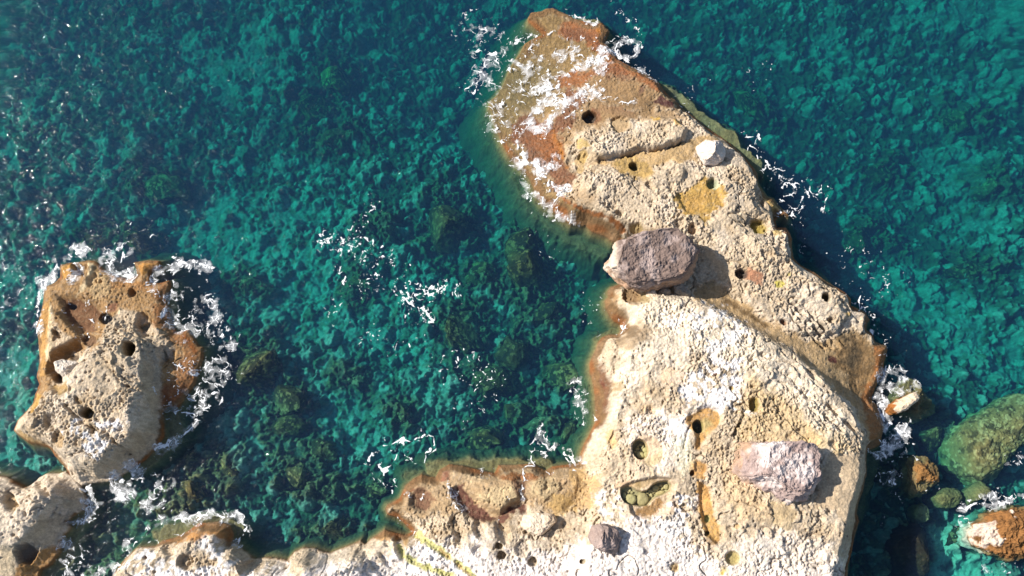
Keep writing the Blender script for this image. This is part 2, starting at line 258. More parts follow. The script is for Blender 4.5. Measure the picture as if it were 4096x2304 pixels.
def make_seabed():
    xs = axis(-28.5, 28.5, 0.05, -75, 75); ys = axis(-16.0, 19.5, 0.05, -60, 75)
    X, Y = np.meshgrid(xs, ys); Z = bed_base(X, Y); U, V = proj(X, Y, Z)
    Z += fbm(X, Y, 5.0, 3, 1) * 0.8
    wx = X + fbm(X, Y, .9, 4, 5, .6) * 0.30; wy = Y + fbm(X, Y, .9, 4, 6, .6) * 0.30
    n0 = fbm(X, Y, 4.2, 3, 10); n1 = fbm(wx, wy, 1.6, 4, 11, .55); n2 = fbm(wx, wy, .42, 4, 21, .65); n3 = fbm(X, Y * 1.6, .16, 2, 22)
    more = 1.3 * sum(k * S(ell(U, V, u, v, ru, rv), 1.25, .25) for u, v, ru, rv, k in LIGHT) - 1.6 * sum(k * S(ell(U, V, u, v, ru, rv), 1.25, .25) for u, v, ru, rv, k in DEEP)
    reef = np.zeros(X.shape)
    for (u, v, ru, rv, rot, h, c, lb) in SB: reef = np.maximum(reef, S(ell(U, V, u, v, ru * 1.75 + 25, rv * 1.75 + 25, rot) + n1 * 1.1, 1.0, .45))
    sandy = S(sdfb(U, V, SANDY, 200) / 50.0, -.6, .5); bay = S(ell(U, V, 1400, 1450, 800, 700), 1.15, .5)
    weed = S(n0 * .85 + n1 * 1.25 + n2 * .34 + .28 - more, -.15, .13) * (1 - sandy)       # weed-covered rock against bare pale floor
    # rounded stones of mixed size, most of them in the bay
    f1, f2, idc = vor(wx, wy, .55, 2); g1, g2, idg = vor(wx, wy, .26, 4); h1, h2, idh = vor(wx, wy, 1.15, 6)
    d1 = np.clip(1 - (f1 / (.30 + .3 * idc)) ** 2, 0, 1) * (idc > .72 - .30 * bay); d2 = np.clip(1 - (g1 / .5) ** 2, 0, 1) * (idg > .84 - .5 * bay); d3 = np.clip(1 - (h1 / (.3 + .25 * idh)) ** 2, 0, 1) * (idh > .72)
    Z += weed * (.16 + .25 * n2) + d1 ** .6 * (.10 + .16 * idc) + d2 ** .6 * .07 + d3 ** .6 * .42 * (1 - sandy) + n2 * .16 + n3 * .03 + reef * (.35 + .5 * n1 + .3 * n2)
    C = np.ones(X.shape + (3,), np.float32) * np.array((.235, .235, .205), np.float32)
    C *= (1 + .55 * n1 + .45 * n2 + .35 * n3)[..., None].clip(.3, 1.6)
    C = mix(C, (.085, .12, .075), S(fbm(wx, wy, .8, 4, 23, .6), .02, .22) * .75 * (1 - sandy))
    C = mix(C, (.030, .046, .030), weed * .92); C = mix(C, (.085, .115, .065), weed * S(n2 + n3 * .4, .08, .22) * .8)
    for dd, idd, lo, w in ((d1, idc, .78, .9), (d2, idg, .82, .9), (d3, idh, .8, .5)):
        C = mix(C, (.27, .28, .235), S(dd, .03, .25) * (idd > lo - .12 * bay) * w); C = mix(C, (.14, .155, .10), S(dd, .03, .3) * (idd <= lo - .12 * bay) * (.35 + .35 * bay))
    C = mix(C, (.060, .045, .022), reef * .85); C = mix(C, (.20, .15, .07), reef * S(n2 + n3 * .5, .06, .18) * .8)
    C = mix(C, (.46, .47, .37), sandy * .75 * S(n1 + .5 * n2, -.35, .0))
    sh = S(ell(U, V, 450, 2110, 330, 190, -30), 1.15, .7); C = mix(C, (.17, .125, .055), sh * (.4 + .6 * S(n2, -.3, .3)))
    A = np.full(X.shape + (1,), .9, np.float32)
    o = mesh_obj('seabed', np.stack([X, Y, Z], -1).reshape(-1, 3), grid_faces(len(ys), len(xs)), M_bed, np.concatenate([C, A], -1).reshape(-1, 4))
    tag(o, 'stony seabed with dark weed clumps and pale bare patches under the water', 'seabed', kind='structure')
make_seabed()

# ------------------------------------------------------------------ rock bodies: each a height field of its own
LEV = {}
def body(name, OUT, CZ, step, vmax, shelves, raises, pits, lines, zones, rim, pools=(), sg=1.3, label='', wall=.75, mod=None, rimw=.32):
    P = np.array(OUT, float); px, py = at(P[:, 0], P[:, 1], 0)
    x0, x1, y0, y1 = px.min() - 2.2, px.max() + 2.2, py.min() - 2.2, py.max() + 2.2
    x0 = max(x0, -33); y0 = max(y0, -21)
    xs = np.arange(x0, x1, step); ys = np.arange(y0, y1, step); X, Y = np.meshgrid(xs, ys)
    shp = X.shape; U, V = proj(X, Y, np.zeros_like(X)); near = V < vmax; k4 = (slice(None, None, 4), slice(None, None, 4))
    dc = np.repeat(np.repeat(sdf(U[k4], V[k4], OUT), 4, 0), 4, 1)[:shp[0], :shp[1]] * M; near &= dc > -2.1
    X = X[near]; Y = Y[near]; U = U[near]; V = V[near]
    d = sdf(U, V, OUT) * M
    d = d + fbm(X, Y, .8, 4, 3) * .12 * S(np.abs(d), 0.0, .3)
    top = ctrl(X, Y, CZ, sg)
    ramp = wall * (.35 + .5 * np.clip(top, 0, 3))
    zi = .06 + np.minimum(top, .12) * S(d, 0, .12) + np.clip(top - .12, 0, 9) * S(d / ramp, .12, 1.0) ** .75
    zi = np.where(top < .1, top, zi)
    zo = -.12 + np.minimum(d, 0) * 2.6 + fbm(X, Y, .9, 4, 9) * .4 * S(-d, 0, .5)
    Z = np.where(d > 0, np.where(top < .1, top, zi), np.minimum(zo, top + .1))
    Z = Z + fbm(X, Y, 2.4, 4, 12) * .28 * S(Z, .2, 1.2)
    for (Q, dep) in shelves:
        s = sdfb(U, V, Q, 120) * M; zs = -dep + np.minimum(s + fbm(X, Y, .7, 3, 13) * .25, 0) * 2.2 + fbm(X, Y, .6, 3, 14) * .12
        Z = np.where((d < .05) & (s > -3), np.maximum(Z, zs), Z)
    for _ in range(2): U, V = proj(X, Y, Z)
    wob = fbm(X, Y, .9, 4, 17); wobf = fbm(X, Y, .28, 3, 18); wobm = fbm(X, Y, .13, 2, 19)
    rough = np.full(X.shape, 1.0, np.float32)
    C = np.ones(X.shape + (3,), np.float32) * np.array(CREAM, np.float32); W = np.full(X.shape, .92, np.float32)
    C = mix(C, PALE, S(fbm(X, Y, 2.2, 4, 41), -.1, .35) * .7); C = mix(C, TAN, S(fbm(X, Y, 1.3, 4, 42), .08, .4) * .45)
    for (Q, h, w, am) in raises:
        s = sdfb(U, V, Q, 150) + wob * am; Z = Z + h * S(s / w, -.5, .5)
    U, V = proj(X, Y, Z)
    # colour zones: polygon, colour, softness px, wobble px, strength, rough (None keeps)
    for z in zones:
        Q, c, soft, am, k = z[:5]; rg = z[5] if len(z) > 5 else None
        if len(z) > 6 and z[6]: s = z[6] - segb(U, V, Q, 160)
        else: s = sdfb(U, V, Q, 160)
        m = S((s + wob * am * 3.2 + wobf * am * 2.2) / soft, -.5, .5) * (.80 + .35 * S(wobf + wobm, -.35, .1)).clip(0, 1); 
        if c is SALT: m = m * S(fbm(X, Y, 1.1, 4, 43) + wobf * .9, -.32, .12)
        C = mix(C, c, m * k)
        if rg is not None: rough = rough * (1 - m) + rg * m
        if c in (MAROON, RUST, ORANGE): W = W * (1 - m) + .45 * m
    # wet weedy rim along the waterline
    rmask = 1.0
    for (Q, k) in rim: rmask = rmask * (1 - (1 - k) * S(sdfb(U, V, Q, 100) / 40, -.5, .5))
    rw = (rimw + .55 * rimw * fbm(X, Y, 1.7, 3, 51) * 2) * rmask
    m = S((rw + wobf * .10 - d) / .14, -.5, .5) * (d > -.3); C = mix(C, (.165, .095, .042), m * .92); rough = rough * (1 - .5 * m)
    m = S((rw * .62 + wobf * .10 - d) / .12, -.5, .5); C = mix(C, ORANGE, m * (.08 + .62 * S(pn(X, Y, 1.1, 53), -.05, .3)) * (rw > .10))
    m = S(-Z, -.10, .12); C = mix(C, OLIVE, m * (d < .3) * .9); m = S(-Z, .2, 1.1); C = mix(C, ALGAE, m * .9)
    m = S(-Z, .3, 1.) * S(fbm(X, Y, .55, 4, 55), .05, .3); C = mix(C, (.07, .06, .025), m * .7)
    C = C * (1 + .30 * fbm(X, Y, .45, 3, 56, .7) + .30 * wobm + .18 * fbm(X, Y, 1.8, 2, 57))[..., None].clip(.4, 1.5)
    # surface relief
    rough = rough * S(Z, .05, .45)
    f1, f2, idr = vor(X + wobf * .06, Y, .17, 3); g1, g2, idg = vor(X, Y + wobf * .06, .09, 5); k1, k2, idk = vor(X, Y, .62, 8)
    patch = .10 + .90 * S(fbm(X, Y, 2.3, 4, 61, .6), -.12, .16)
    sx = X * .62 - Y * .78; q = Z * 3.2 + fbm(X, Y, 1.6, 4, 62) * 1.6 + sx * .35; fr = q - np.floor(q)
    Z = Z + S(rough, .3, 1) * S(fbm(X, Y, 3.0, 2, 63), -.25, .1) * (S(fr, .0, .22) - fr) * .20
    p1, p2, idp = vor(X, Y, .30, 21); pit = np.clip(1 - p1 / .26, 0, 1) * (idp > .72) * S(rough, .1, .6); Z = Z - pit * .14
    v1 = np.abs(fbm(X, Y, 3.4, 4, 64, .55)); crack = S(v1, .022, .004) * S(fbm(X, Y, 2.5, 2, 65), .0, .15) * S(rough, .2, .6); Z = Z - crack * .14
    Z = Z - rough * patch * (.105 * np.clip(1 - f1 / .5, 0, 1) * (idr > .35) + .06 * np.clip(1 - g1 / .6, 0, 1) * (idg > .3))
    Z = Z - rough * .12 * np.clip(1 - k1 / .4, 0, 1) ** .7 * (idk > .72)
    Z = Z + rough * patch * (fbm(X, Y, .26, 4, 71, .68) * .16 + fbm(X, Y, 1.1, 2, 74) * .12) + S(rough, 0, .6) * fbm(X, Y, .12, 2, 75) * .035 + (1 - rough) * fbm(X, Y, .25, 3, 72) * .02 + S(Z, -.4, .1) * fbm(X, Y, .16, 2, 73) * .03
    cav = rough * np.clip(1 - f1 / .5, 0, 1) * (idr > .25); C = mix(C, TAN, cav * .35)
    for (Q, h, w) in lines:                                      # cracks and grooves (h < 0) or small crests
        Z = Z + h * np.exp(-((segb(U + wob * 14, V + wobf * 16 - wob * 8, Q, w * 4) + wobf * w) / w) ** 2) * (.45 + .9 * S(wob + wobf * .5, -.25, .25))
    for p in pits:                                               # u, v, ru, rv, rot, depth, colour, softness
        u, v, ru, rv, rot, dep, c, sf = p
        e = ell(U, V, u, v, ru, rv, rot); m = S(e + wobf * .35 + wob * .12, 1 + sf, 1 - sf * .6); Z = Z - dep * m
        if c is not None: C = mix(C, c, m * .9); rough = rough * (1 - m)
    for (nm, Q, lev, dep, w, c) in pools:                        # basins that hold water: floor at a fixed level
        s = sdfb(U, V, Q, 60) + wob * 3; lv = np.median(Z[s > 0]) + lev; LEV.setdefault(nm, lv); lv = LEV[nm]
        m = S(s / w, -.6, .4); Z = Z * (1 - m) + np.minimum(Z, lv - dep + wobf * .02) * m
        if c is not None: C = mix(C, c, m * .85)
    if mod: Z, C = mod(X, Y, Z, C, U, V, d)
    keep = Z > bed_base(X, Y) - 1.6
    V3 = np.stack([X, Y, Z], -1); RGBA = np.concatenate([C, W[..., None]], -1)
    idx = np.full(shp, -1, np.int64); idx[near] = np.where(keep, np.arange(len(Z)), -1)
    Fc = np.stack([idx[:-1, :-1], idx[:-1, 1:], idx[1:, 1:], idx[1:, :-1]], -1).reshape(-1, 4); Fc = Fc[(Fc >= 0).all(1)]
    V3, Fc, RGBA = compact(V3, Fc, RGBA); Z2 = np.full(shp, -9.0); Z2[near] = Z; Z = Z2
    o = mesh_obj(name, V3, Fc, M_rock, RGBA)
    tag(o, label, 'rock', kind='structure')
    HG[name] = (x0, y0, step, Z)
HG = {}
def ground(x, y):                                                # highest rock surface under a world point
    best = float(bed_base(np.array([x]), np.array([y]))[0])
    for (x0, y0, s, Z) in HG.values():
        i = int(round((y - y0) / s)); j = int(round((x - x0) / s))
        if 0 <= i < Z.shape[0] and 0 <= j < Z.shape[1]: best = max(best, float(Z[i, j]))
    return best

def circ(u, v, r, rv=None, n=14, rot=0):
    rv = rv or r; c, s = math.cos(R(rot)), math.sin(R(rot))
    return [(u + r * math.cos(a) * c - rv * math.sin(a) * s, v + r * math.cos(a) * s + rv * math.sin(a) * c) for a in np.linspace(0, 2 * np.pi, n, endpoint=False)]

OVAL = circ(2563, 1797, 30, 40, rot=-14)
BUTTERFLY = [(2485,1957),(2505,1948),(2527,1950),(2548,1962),(2570,1968),(2592,1962),(2612,1942),(2640,1928),(2670,1925),(2686,1940),(2680,1960),(2656,1976),(2625,1986),(2604,2004),(2590,2020),(2562,2024),(2530,2018),(2500,2008),(2488,1988)]
BFLY_OUT = [(2478,1954),(2497,1943),(2529,1930),(2566,1922),(2621,1912),(2675,1916),(2695,1937),(2688,1962),(2672,1990),(2664,2045),(2606,2070),(2547,2078),(2518,2050),(2512,2020),(2488,2000)]
TEAR = [(2752,1670),(2800,1635),(2835,1628),(2865,1645),(2882,1680),(2868,1710),(2830,1735),(2810,1770),(2800,1800),(2775,1800),(2778,1760),(2770,1720),(2745,1690)]
TROUGH = [(2790,1930),(2825,1935),(2843,1990),(2850,2060),(2880,2100),(2885,2165),(2860,2180),(2830,2150),(2800,2090),(2790,2020)]
SMALLP = circ(3016, 1618, 16, 26); ROUNDP = circ(2932, 2232, 26, 26); HEADPOOLS = [
 ('oval', OVAL, -.06, .55, 7, (.36,.34,.18)), ('butterfly', BUTTERFLY, -.05, .42, 9, (.40,.39,.24)), ('pit', circ(2793,1706,20,25,rot=-10), -.10, .7, 7, (.20,.19,.10)),
 ('small', SMALLP, -.05, .35, 14, (.22,.16,.05)), ('round', ROUNDP, -.05, .18, 14, (.45,.34,.14))]
head_raises = [
 ([(2310,545),(2400,505),(2480,480),(2560,500),(2620,470),(2700,485),(2745,520),(2728,562),(2650,590),(2560,600),(2480,622),(2380,640),(2330,600)], .45, 26, 8),
 ([(2330,700),(2420,680),(2500,710),(2560,730),(2620,700),(2700,640),(2780,660),(2820,700),(2990,760),(3030,850),(2960,900),(3100,1000),(3160,1060),(3330,1180),(3380,1260),(3330,1330),(3200,1330),(3000,1240),(2900,1110),(2800,960),(2600,930),(2450,900),(2380,840),(2330,780)], .35, 40, 8),
 ([(2790,1205),(2900,1260),(3060,1350),(3180,1420),(3290,1520),(3400,1640),(3450,1740),(3440,1900),(3300,2400),(2300,2400),(2420,1700),(2480,1500),(2500,1380),(2520,1220),(2620,1180)], .75, 60, 8),
 ([(2740,690),(2850,720),(2900,830),(2830,900),(2740,850),(2700,780)], -.22, 20, 6),
 ([(3040,700),(3100,770),(3140,840),(3100,870),(3050,830),(3020,760)], -.35, 22, 4),
 (TEAR, -.22, 24, 5), (TROUGH, -.22, 20, 4), (BFLY_OUT, -.30, 16, 3),
 ([(2770,1850),(2820,1850),(2815,1900),(2770,1900)], -.15, 16, 4),
 ([(2540,1790),(2600,1750),(2640,1780),(2660,1830),(2600,1870),(2560,1850)], -.12, 20, 4),
 ([(1830,1950),(1900,1990),(1960,2040),(2000,2050),(2050,2010),(2110,2000),(2110,2050),(2040,2050),(2000,2090),(1940,2080),(1860,2060),(1800,1960)], -.45, 30, 8),
 ([(1640,1960),(1700,1960),(1740,2010),(1700,2050),(1640,2020)], -.3, 30, 6),
 ([(1900,1950),(1970,1900),(2060,1910),(2080,1970),(2000,2030),(1930,2010)], .35, 50, 8),
 ([(2170,1900),(2270,1890),(2330,1930),(2250,2040),(2140,2010),(2100,1960)], .2, 40, 8),
 ([(930,2190),(1010,2240),(960,2290),(880,2260)], .5, 50, 8), ([(1170,2240),(1230,2200),(1300,2220),(1300,2270),(1220,2300)], .5, 50, 8), ([(1320,2230),(1400,2190),(1480,2190),(1440,2290),(1330,2290)], .5, 50, 8),
 ([(1560,2150),(1640,2150),(1640,2240),(1570,2240)], .4, 40, 8),
 ([(3400,1480),(3500,1480),(3490,1600),(3420,1640)], -.2, 60, 6),
]
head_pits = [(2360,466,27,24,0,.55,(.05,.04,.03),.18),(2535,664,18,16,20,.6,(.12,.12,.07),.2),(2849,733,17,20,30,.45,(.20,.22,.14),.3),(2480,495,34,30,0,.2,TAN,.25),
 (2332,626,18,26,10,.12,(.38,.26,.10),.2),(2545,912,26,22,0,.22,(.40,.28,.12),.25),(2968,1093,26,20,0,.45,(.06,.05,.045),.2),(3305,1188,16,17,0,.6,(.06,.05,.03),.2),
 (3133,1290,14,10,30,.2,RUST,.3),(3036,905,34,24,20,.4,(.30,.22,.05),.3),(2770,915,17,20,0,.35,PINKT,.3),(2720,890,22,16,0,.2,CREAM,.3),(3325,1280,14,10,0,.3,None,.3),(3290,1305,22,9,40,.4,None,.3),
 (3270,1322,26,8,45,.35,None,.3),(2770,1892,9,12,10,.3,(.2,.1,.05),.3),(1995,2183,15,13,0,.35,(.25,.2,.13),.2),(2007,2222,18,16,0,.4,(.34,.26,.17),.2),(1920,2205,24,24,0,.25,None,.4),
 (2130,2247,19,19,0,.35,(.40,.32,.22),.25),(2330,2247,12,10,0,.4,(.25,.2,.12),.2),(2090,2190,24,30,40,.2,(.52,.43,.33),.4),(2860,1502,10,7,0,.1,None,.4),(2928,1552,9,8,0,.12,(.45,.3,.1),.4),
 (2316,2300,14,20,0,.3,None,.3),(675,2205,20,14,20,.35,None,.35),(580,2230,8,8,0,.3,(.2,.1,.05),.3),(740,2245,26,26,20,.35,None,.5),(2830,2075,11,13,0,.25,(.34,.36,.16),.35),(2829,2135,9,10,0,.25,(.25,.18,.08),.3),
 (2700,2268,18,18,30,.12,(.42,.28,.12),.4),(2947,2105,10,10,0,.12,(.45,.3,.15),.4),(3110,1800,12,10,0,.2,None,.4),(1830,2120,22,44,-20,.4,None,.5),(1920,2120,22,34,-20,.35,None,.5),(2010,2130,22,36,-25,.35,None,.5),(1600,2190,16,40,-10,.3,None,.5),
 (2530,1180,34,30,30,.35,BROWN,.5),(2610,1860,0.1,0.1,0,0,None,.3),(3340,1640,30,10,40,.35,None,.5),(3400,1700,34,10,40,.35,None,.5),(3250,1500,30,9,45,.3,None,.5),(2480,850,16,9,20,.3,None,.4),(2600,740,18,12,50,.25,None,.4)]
stri = [([(3080+38*k,1190+6*k),(3200+34*k,1300+4*k),(3300+26*k,1390-2*k)], -.20, 6) for k in range(4)]
stri += [([(2920+95*k,1300+88*k),(2990+95*k,1350+92*k)], -.2, 6) for k in range(5)] + [([(3010+110*k,1430+98*k),(3080+112*k,1490+104*k)], -.16, 6) for k in range(3)]
head_lines = stri + [([(2400,640),(2480,624),(2560,606),(2650,594),(2728,566)], -.35, 7),([(2740,1790),(2745,1740),(2765,1700)], -.1, 4),([(2985,1640),(2960,1700),(2940,1740)], -.22, 6),
 ([(2700,2010),(2770,2060),(2800,2110),(2830,2170),(2880,2220)], -.18, 6),([(1669,2140),(1730,2180),(1806,2231),(1896,2304)], -.10, 7),([(1594,2180),(1614,2226),(1684,2261),(1806,2304)], -.12, 7)]
W_ = .95
head_zones = [
 # northern, wave-washed lobe
 ([(2030,250),(2111,60),(2450,80),(2480,230),(2640,320),(2720,420),(2640,440),(2560,470),(2470,470),(2320,520),(2260,600),(2300,700),(2240,770),(2340,830),(2480,900),(2420,960),(2100,800),(1950,440)], (.235,.145,.068), 30, 8, .9, .4),
 ([(2111,75),(2122,50),(2183,30),(2214,30),(2248,51),(2262,75),(2240,100),(2228,140),(2290,160),(2360,160),(2400,190),(2395,230),(2330,285),(2250,300),(2220,330),(2205,365),(2262,350),(2265,420),(2220,455),(2150,475),(2100,440),(2070,480),(2060,560),(2110,650),(2190,740),(2260,800),(2340,850),(2330,900),(2100,760),(1930,440),(2000,300)], OLIVE, 22, 6, .95, .2),
 ([(2240,105),(2298,76),(2360,93),(2409,93),(2440,127),(2420,172),(2453,211),(2471,239),(2430,235),(2380,200),(2330,165),(2270,150),(2230,135)], ORANGE, 18, 7, .95, .3),
 ([(2250,115),(2330,110),(2360,130),(2400,180),(2330,165),(2260,148)], RUST, 22, 8, .7, None),
 ([(2380,100),(2412,96),(2440,127),(2425,160),(2400,150)], (.34,.13,.02), 14, 4, .9, None),
 ([(2225,310),(2290,282),(2350,278),(2400,265),(2440,240),(2471,239),(2518,264),(2608,311),(2655,360),(2640,372),(2540,310),(2440,290),(2370,300),(2330,340),(2290,350),(2240,345)], ORANGE, 22, 8, .9, .3),
 ([(2330,350),(2400,300),(2540,320),(2620,380),(2580,430),(2480,420),(2400,400)], BROWN, 30, 8, .9, .25),
 ([(2400,290),(2440,270),(2500,280),(2560,320),(2500,330),(2430,320)], RUST, 24, 8, .6, None),
 ([(2262,355),(2330,370),(2335,400),(2310,440),(2290,500),(2235,535),(2245,580),(2268,640),(2278,680),(2300,712),(2285,742),(2245,762),(2262,800),(2200,752),(2198,711),(2180,670),(2110,640),(2095,590),(2045,560),(2050,500),(2085,462),(2120,455),(2160,490),(2225,470),(2262,430)], RUST, 16, 8, .9, .4),
 ([(2215,520),(2240,570),(2262,640),(2276,680),(2262,672),(2236,610),(2205,560)], (.36,.14,.02), 12, 4, .9, None),
 ([(2130,510),(2220,505),(2235,560),(2240,640),(2180,640),(2110,570)], ORANGE, 40, 10, .8, None),
 ([(2245,770),(2265,800),(2350,838),(2430,855),(2480,885),(2510,930),(2480,935),(2430,880),(2340,860),(2240,790)], ORANGE, 10, 5, .95, .3),
 ([(2270,790),(2340,760),(2400,800),(2350,830)], BROWN, 40, 10, .6, None),
 ([(2605,405),(2640,378),(2665,395),(2692,416),(2695,434),(2655,420),(2615,416)], MAROON, 8, 4, .95, .2),
 ([(2560,345),(2585,335),(2580,365),(2560,380)], MAROON, 12, 4, .6, None),
 ([(2400,425),(2470,430),(2530,450),(2540,470),(2460,460),(2405,440)], RUST, 16, 6, .8, .2),
 ([(2390,420),(2480,440),(2560,465),(2620,440),(2700,440),(2740,470),(2640,490),(2540,480),(2440,480),(2400,520),(2360,500),(2330,470)], (.26,.16,.075), 26, 8, .75, .25),
 ([(2370,430),(2400,445),(2405,480),(2380,495),(2345,485)], RUST, 14, 4, .8, .1),
 ([(2440,480),(2520,475),(2540,520),(2470,530)], TAN, 12, 4, .7, .1),
 # tan hollows on the upper part
 ([(2375,655),(2480,622),(2560,604),(2650,594),(2730,566),(2800,540),(2880,560),(2790,600),(2790,650),(2700,640),(2620,665),(2600,700),(2550,715),(2490,690),(2430,660)], (.42,.28,.13), 16, 6, .95, .08),
 ([(2450,645),(2520,628),(2590,650),(2612,690),(2590,712),(2545,715),(2500,700)], (.34,.22,.06), 18, 6, .6, None),
 ([(2300,630),(2340,620),(2345,660),(2320,700),(2300,670)], (.38,.25,.10), 10, 4, .8, .1),
 ([(2310,560),(2350,560),(2360,585),(2300,600)], (.36,.25,.08), 10, 4, .8, .1),
 ([(2605,470),(2640,465),(2650,482),(2610,485)], (.42,.26,.06), 8, 4, .9, .1),([(2700,480),(2725,485),(2725,505),(2705,500)], (.42,.26,.08), 8, 4, .9, .1),
 ([(2775,790-120),(2785,720),(2850,600),(2770,560),(2760,600)], (.10,.07,.03), 20, 6, .0, None),
 ([(2760,565),(2775,570),(2785,610),(2800,640),(2770,610)], DARK, 12, 4, .7, None),
 ([(2700,790),(2715,765),(2760,750),(2820,715),(2860,730),(2885,750),(2905,790),(2890,830),(2850,840),(2835,880),(2820,898),(2790,870),(2745,860),(2720,830)], (.37,.225,.055), 14, 9, .95, .25),
 ([(2740,790),(2820,770),(2850,800),(2800,850),(2750,830)], (.42,.24,.07), 30, 12, .6, None),
 ([(2838,720),(2868,722),(2880,745),(2858,758),(2840,745)], (.40,.42,.28), 8, 2, .8, None),
 ([(3035,730),(3100,790),(3130,840),(3100,850),(3060,800)], (.42,.27,.09), 14, 5, .9, .1),
 ([(3010,905),(3050,900),(3060,935),(3020,930)], (.34,.25,.04), 10, 4, .9, .1),([(3095,920),(3130,925),(3120,940),(3090,935)], (.40,.26,.06), 10, 4, .8, .1),
 ([(3135,850),(3157,850),(3160,870),(3140,862)], RUST, 6, 2, .9, None),([(3090,910),(3150,906),(3170,960),(3150,950),(3130,920)], RUST, 8, 3, .9, None),
 # trough behind the big boulder
 ([(2770,1150),(2860,1130),(2960,1200),(3060,1270),(3180,1350),(3300,1370),(3400,1330),(3470,1350),(3540,1400),(3530,1500),(3490,1600),(3530,1700),(3510,1770),(3470,1760),(3420,1640),(3300,1520),(3180,1410),(3050,1340),(2900,1250),(2780,1200)], (.34,.23,.115), 20, 8, .95, .12),
 ([(3350,1370),(3450,1340),(3540,1400),(3530,1500),(3490,1600),(3440,1600),(3380,1500),(3330,1440)], (.19,.115,.05), 40, 12, .95, None),
 ([(3380,1350),(3430,1380),(3440,1440),(3420,1500),(3380,1460),(3360,1400)], (.055,.042,.026), 50, 16, .95, None),
 ([(3310,1425),(3345,1430),(3340,1450),(3318,1450)], MAROON, 6, 3, .9, None),
 ([(3490,1380),(3548,1390),(3540,1440),(3530,1500),(3495,1570),(3480,1600),(3510,1640),(3535,1710),(3520,1780),(3480,1750),(3460,1640),(3440,1580),(3500,1500)], (.26,.10,.03), 24, 8, .8, .25),
 ([(2900,1200),(2990,1252),(3062,1300)], (.10,.06,.025), 16, 6, .85, None, 12),
 ([(2990,1060),(3060,1110),(3040,1140),(2980,1110)], (.30,.11,.05), 16, 6, .8, .2),
 ([(2760,1020),(2850,1010),(2960,1080),(2960,1130),(2850,1080)], (.45,.33,.20), 30, 8, .6, .1),
 ([(3100,1130),(3130,1120),(3142,1135),(3130,1152),(3105,1145)], (.42,.36,.06), 8, 4, .9, .4),([(3148,1090),(3162,1090),(3160,1102),(3150,1100)], (.42,.36,.08), 8, 3, .8, .4),
 ([(3380,1255),(3400,1250),(3405,1265),(3390,1270)], (.45,.28,.06), 8, 3, .8, None),
 # southern slab
 ([(2520,1230),(2640,1180),(2760,1210),(2900,1280),(3100,1400),(3280,1530),(3420,1700),(3400,1850),(3250,1780),(3180,1600),(3000,1500),(2800,1420),(2560,1480),(2490,1650),(2420,1700),(2460,1500)], (.66,.56,.43), 60, 14, .85, .85),
 ([(2640,1270),(2760,1235),(2880,1250),(2990,1330),(2960,1400),(2860,1400),(2760,1330)], SALT, 50, 22, .75, .7),
 ([(2560,1340),(2700,1330),(2800,1400),(2760,1480),(2640,1480)], PALE, 50, 16, .6, None),
 ([(2700,1530),(2800,1480),(2860,1440),(2950,1450),(3000,1540),(2970,1630),(2860,1640),(2800,1660),(2720,1600)], SALT, 40, 22, .85, .5),
 ([(2500,1650),(2720,1640),(2760,1700),(2740,1900),(2640,1880),(2500,1760)], (.68,.58,.48), 50, 18, .75, None),
 ([(2560,1700),(2740,1690),(2740,1760),(2650,1760)], SALT, 40, 20, .7, None),
 ([(2640,1460),(2740,1500),(2730,1540),(2650,1530)], PINKT, 24, 10, .8, .1),([(2440,1360),(2560,1290),(2620,1320),(2600,1370),(2500,1400)], (.24,.15,.07), 34, 12, .75, .3),
 ([(2500,1310),(2545,1310),(2550,1340),(2510,1345)], (.10,.06,.03), 24, 10, .6, None),
 ([(2420,1560),(2490,1520),(2500,1560),(2440,1580)], (.28,.18,.06), 24, 10, .7, None),
 ([(2360,1440),(2410,1460),(2450,1560),(2440,1640),(2400,1720),(2370,1600)], (.15,.07,.035), 20, 9, .95, .3),
 ([(2385,1500),(2410,1520),(2425,1620),(2400,1680),(2385,1600)], (.13,.035,.02), 16, 6, .8, None),
 ([(2420,1180),(2480,1150),(2470,1260),(2490,1330),(2440,1340),(2400,1300)], (.24,.13,.05), 14, 6, .8, .3),([(2530,1160),(2590,1170),(2600,1210),(2560,1210)], (.28,.20,.08), 14, 6, .8, .2),
 ([(2990,1480),(3080,1560),(3200,1640),(3300,1760),(3240,1800),(3060,1760),(2960,1760),(2960,1600)], (.47,.345,.19), 50, 14, .85, 1.2),
 ([(2880,1800),(2960,1920),(3080,2010),(3150,2060),(3100,2100),(2960,2080),(2890,1960)], (.50,.36,.21), 40, 12, .8, .9),
 ([(3060,2000),(3160,2020),(3190,2050),(3160,2130),(3100,2100)], (.42,.31,.17), 12, 6, .7, .1),
 ([(3300,1810),(3440,1810),(3450,1900),(3430,2040),(3420,2150),(3360,2090),(3340,2040),(3260,2030),(3280,1950)], (.44,.33,.21), 24, 8, .9, .12),
 ([(3200,1800),(3420,1800),(3400,1760),(3240,1700)], (.54,.38,.18), 40, 12, .6, 1.1),
 (BFLY_OUT, (.50,.37,.24), 10, 3, .9, .05), ([(2530,2035),(2600,2015),(2640,1985),(2660,2040),(2606,2066),(2545,2072)], (.24,.13,.045), 12, 5, .9, .3),
 ([(2470,1925),(2530,1925),(2520,1950),(2450,1955)], (.46,.31,.19), 10, 4, .9, .1),([(2540,1928),(2600,1915),(2625,1925),(2580,1950),(2540,1945)], (.34,.24,.13), 10, 3, .9, .1),
 ([(2500,2060),(2600,2075),(2680,2000),(2700,1960),(2700,2040),(2640,2090),(2540,2110),(2510,2080)], (.60,.46,.35), 16, 6, .8, .05),
 (circ(2590, 1800, 66, 60, rot=30), (.56,.40,.26), 12, 4, .9, .05),([(2590,1830),(2650,1800),(2655,1835),(2600,1870),(2570,1850)], (.50,.39,.22), 10, 3, .8, .05),
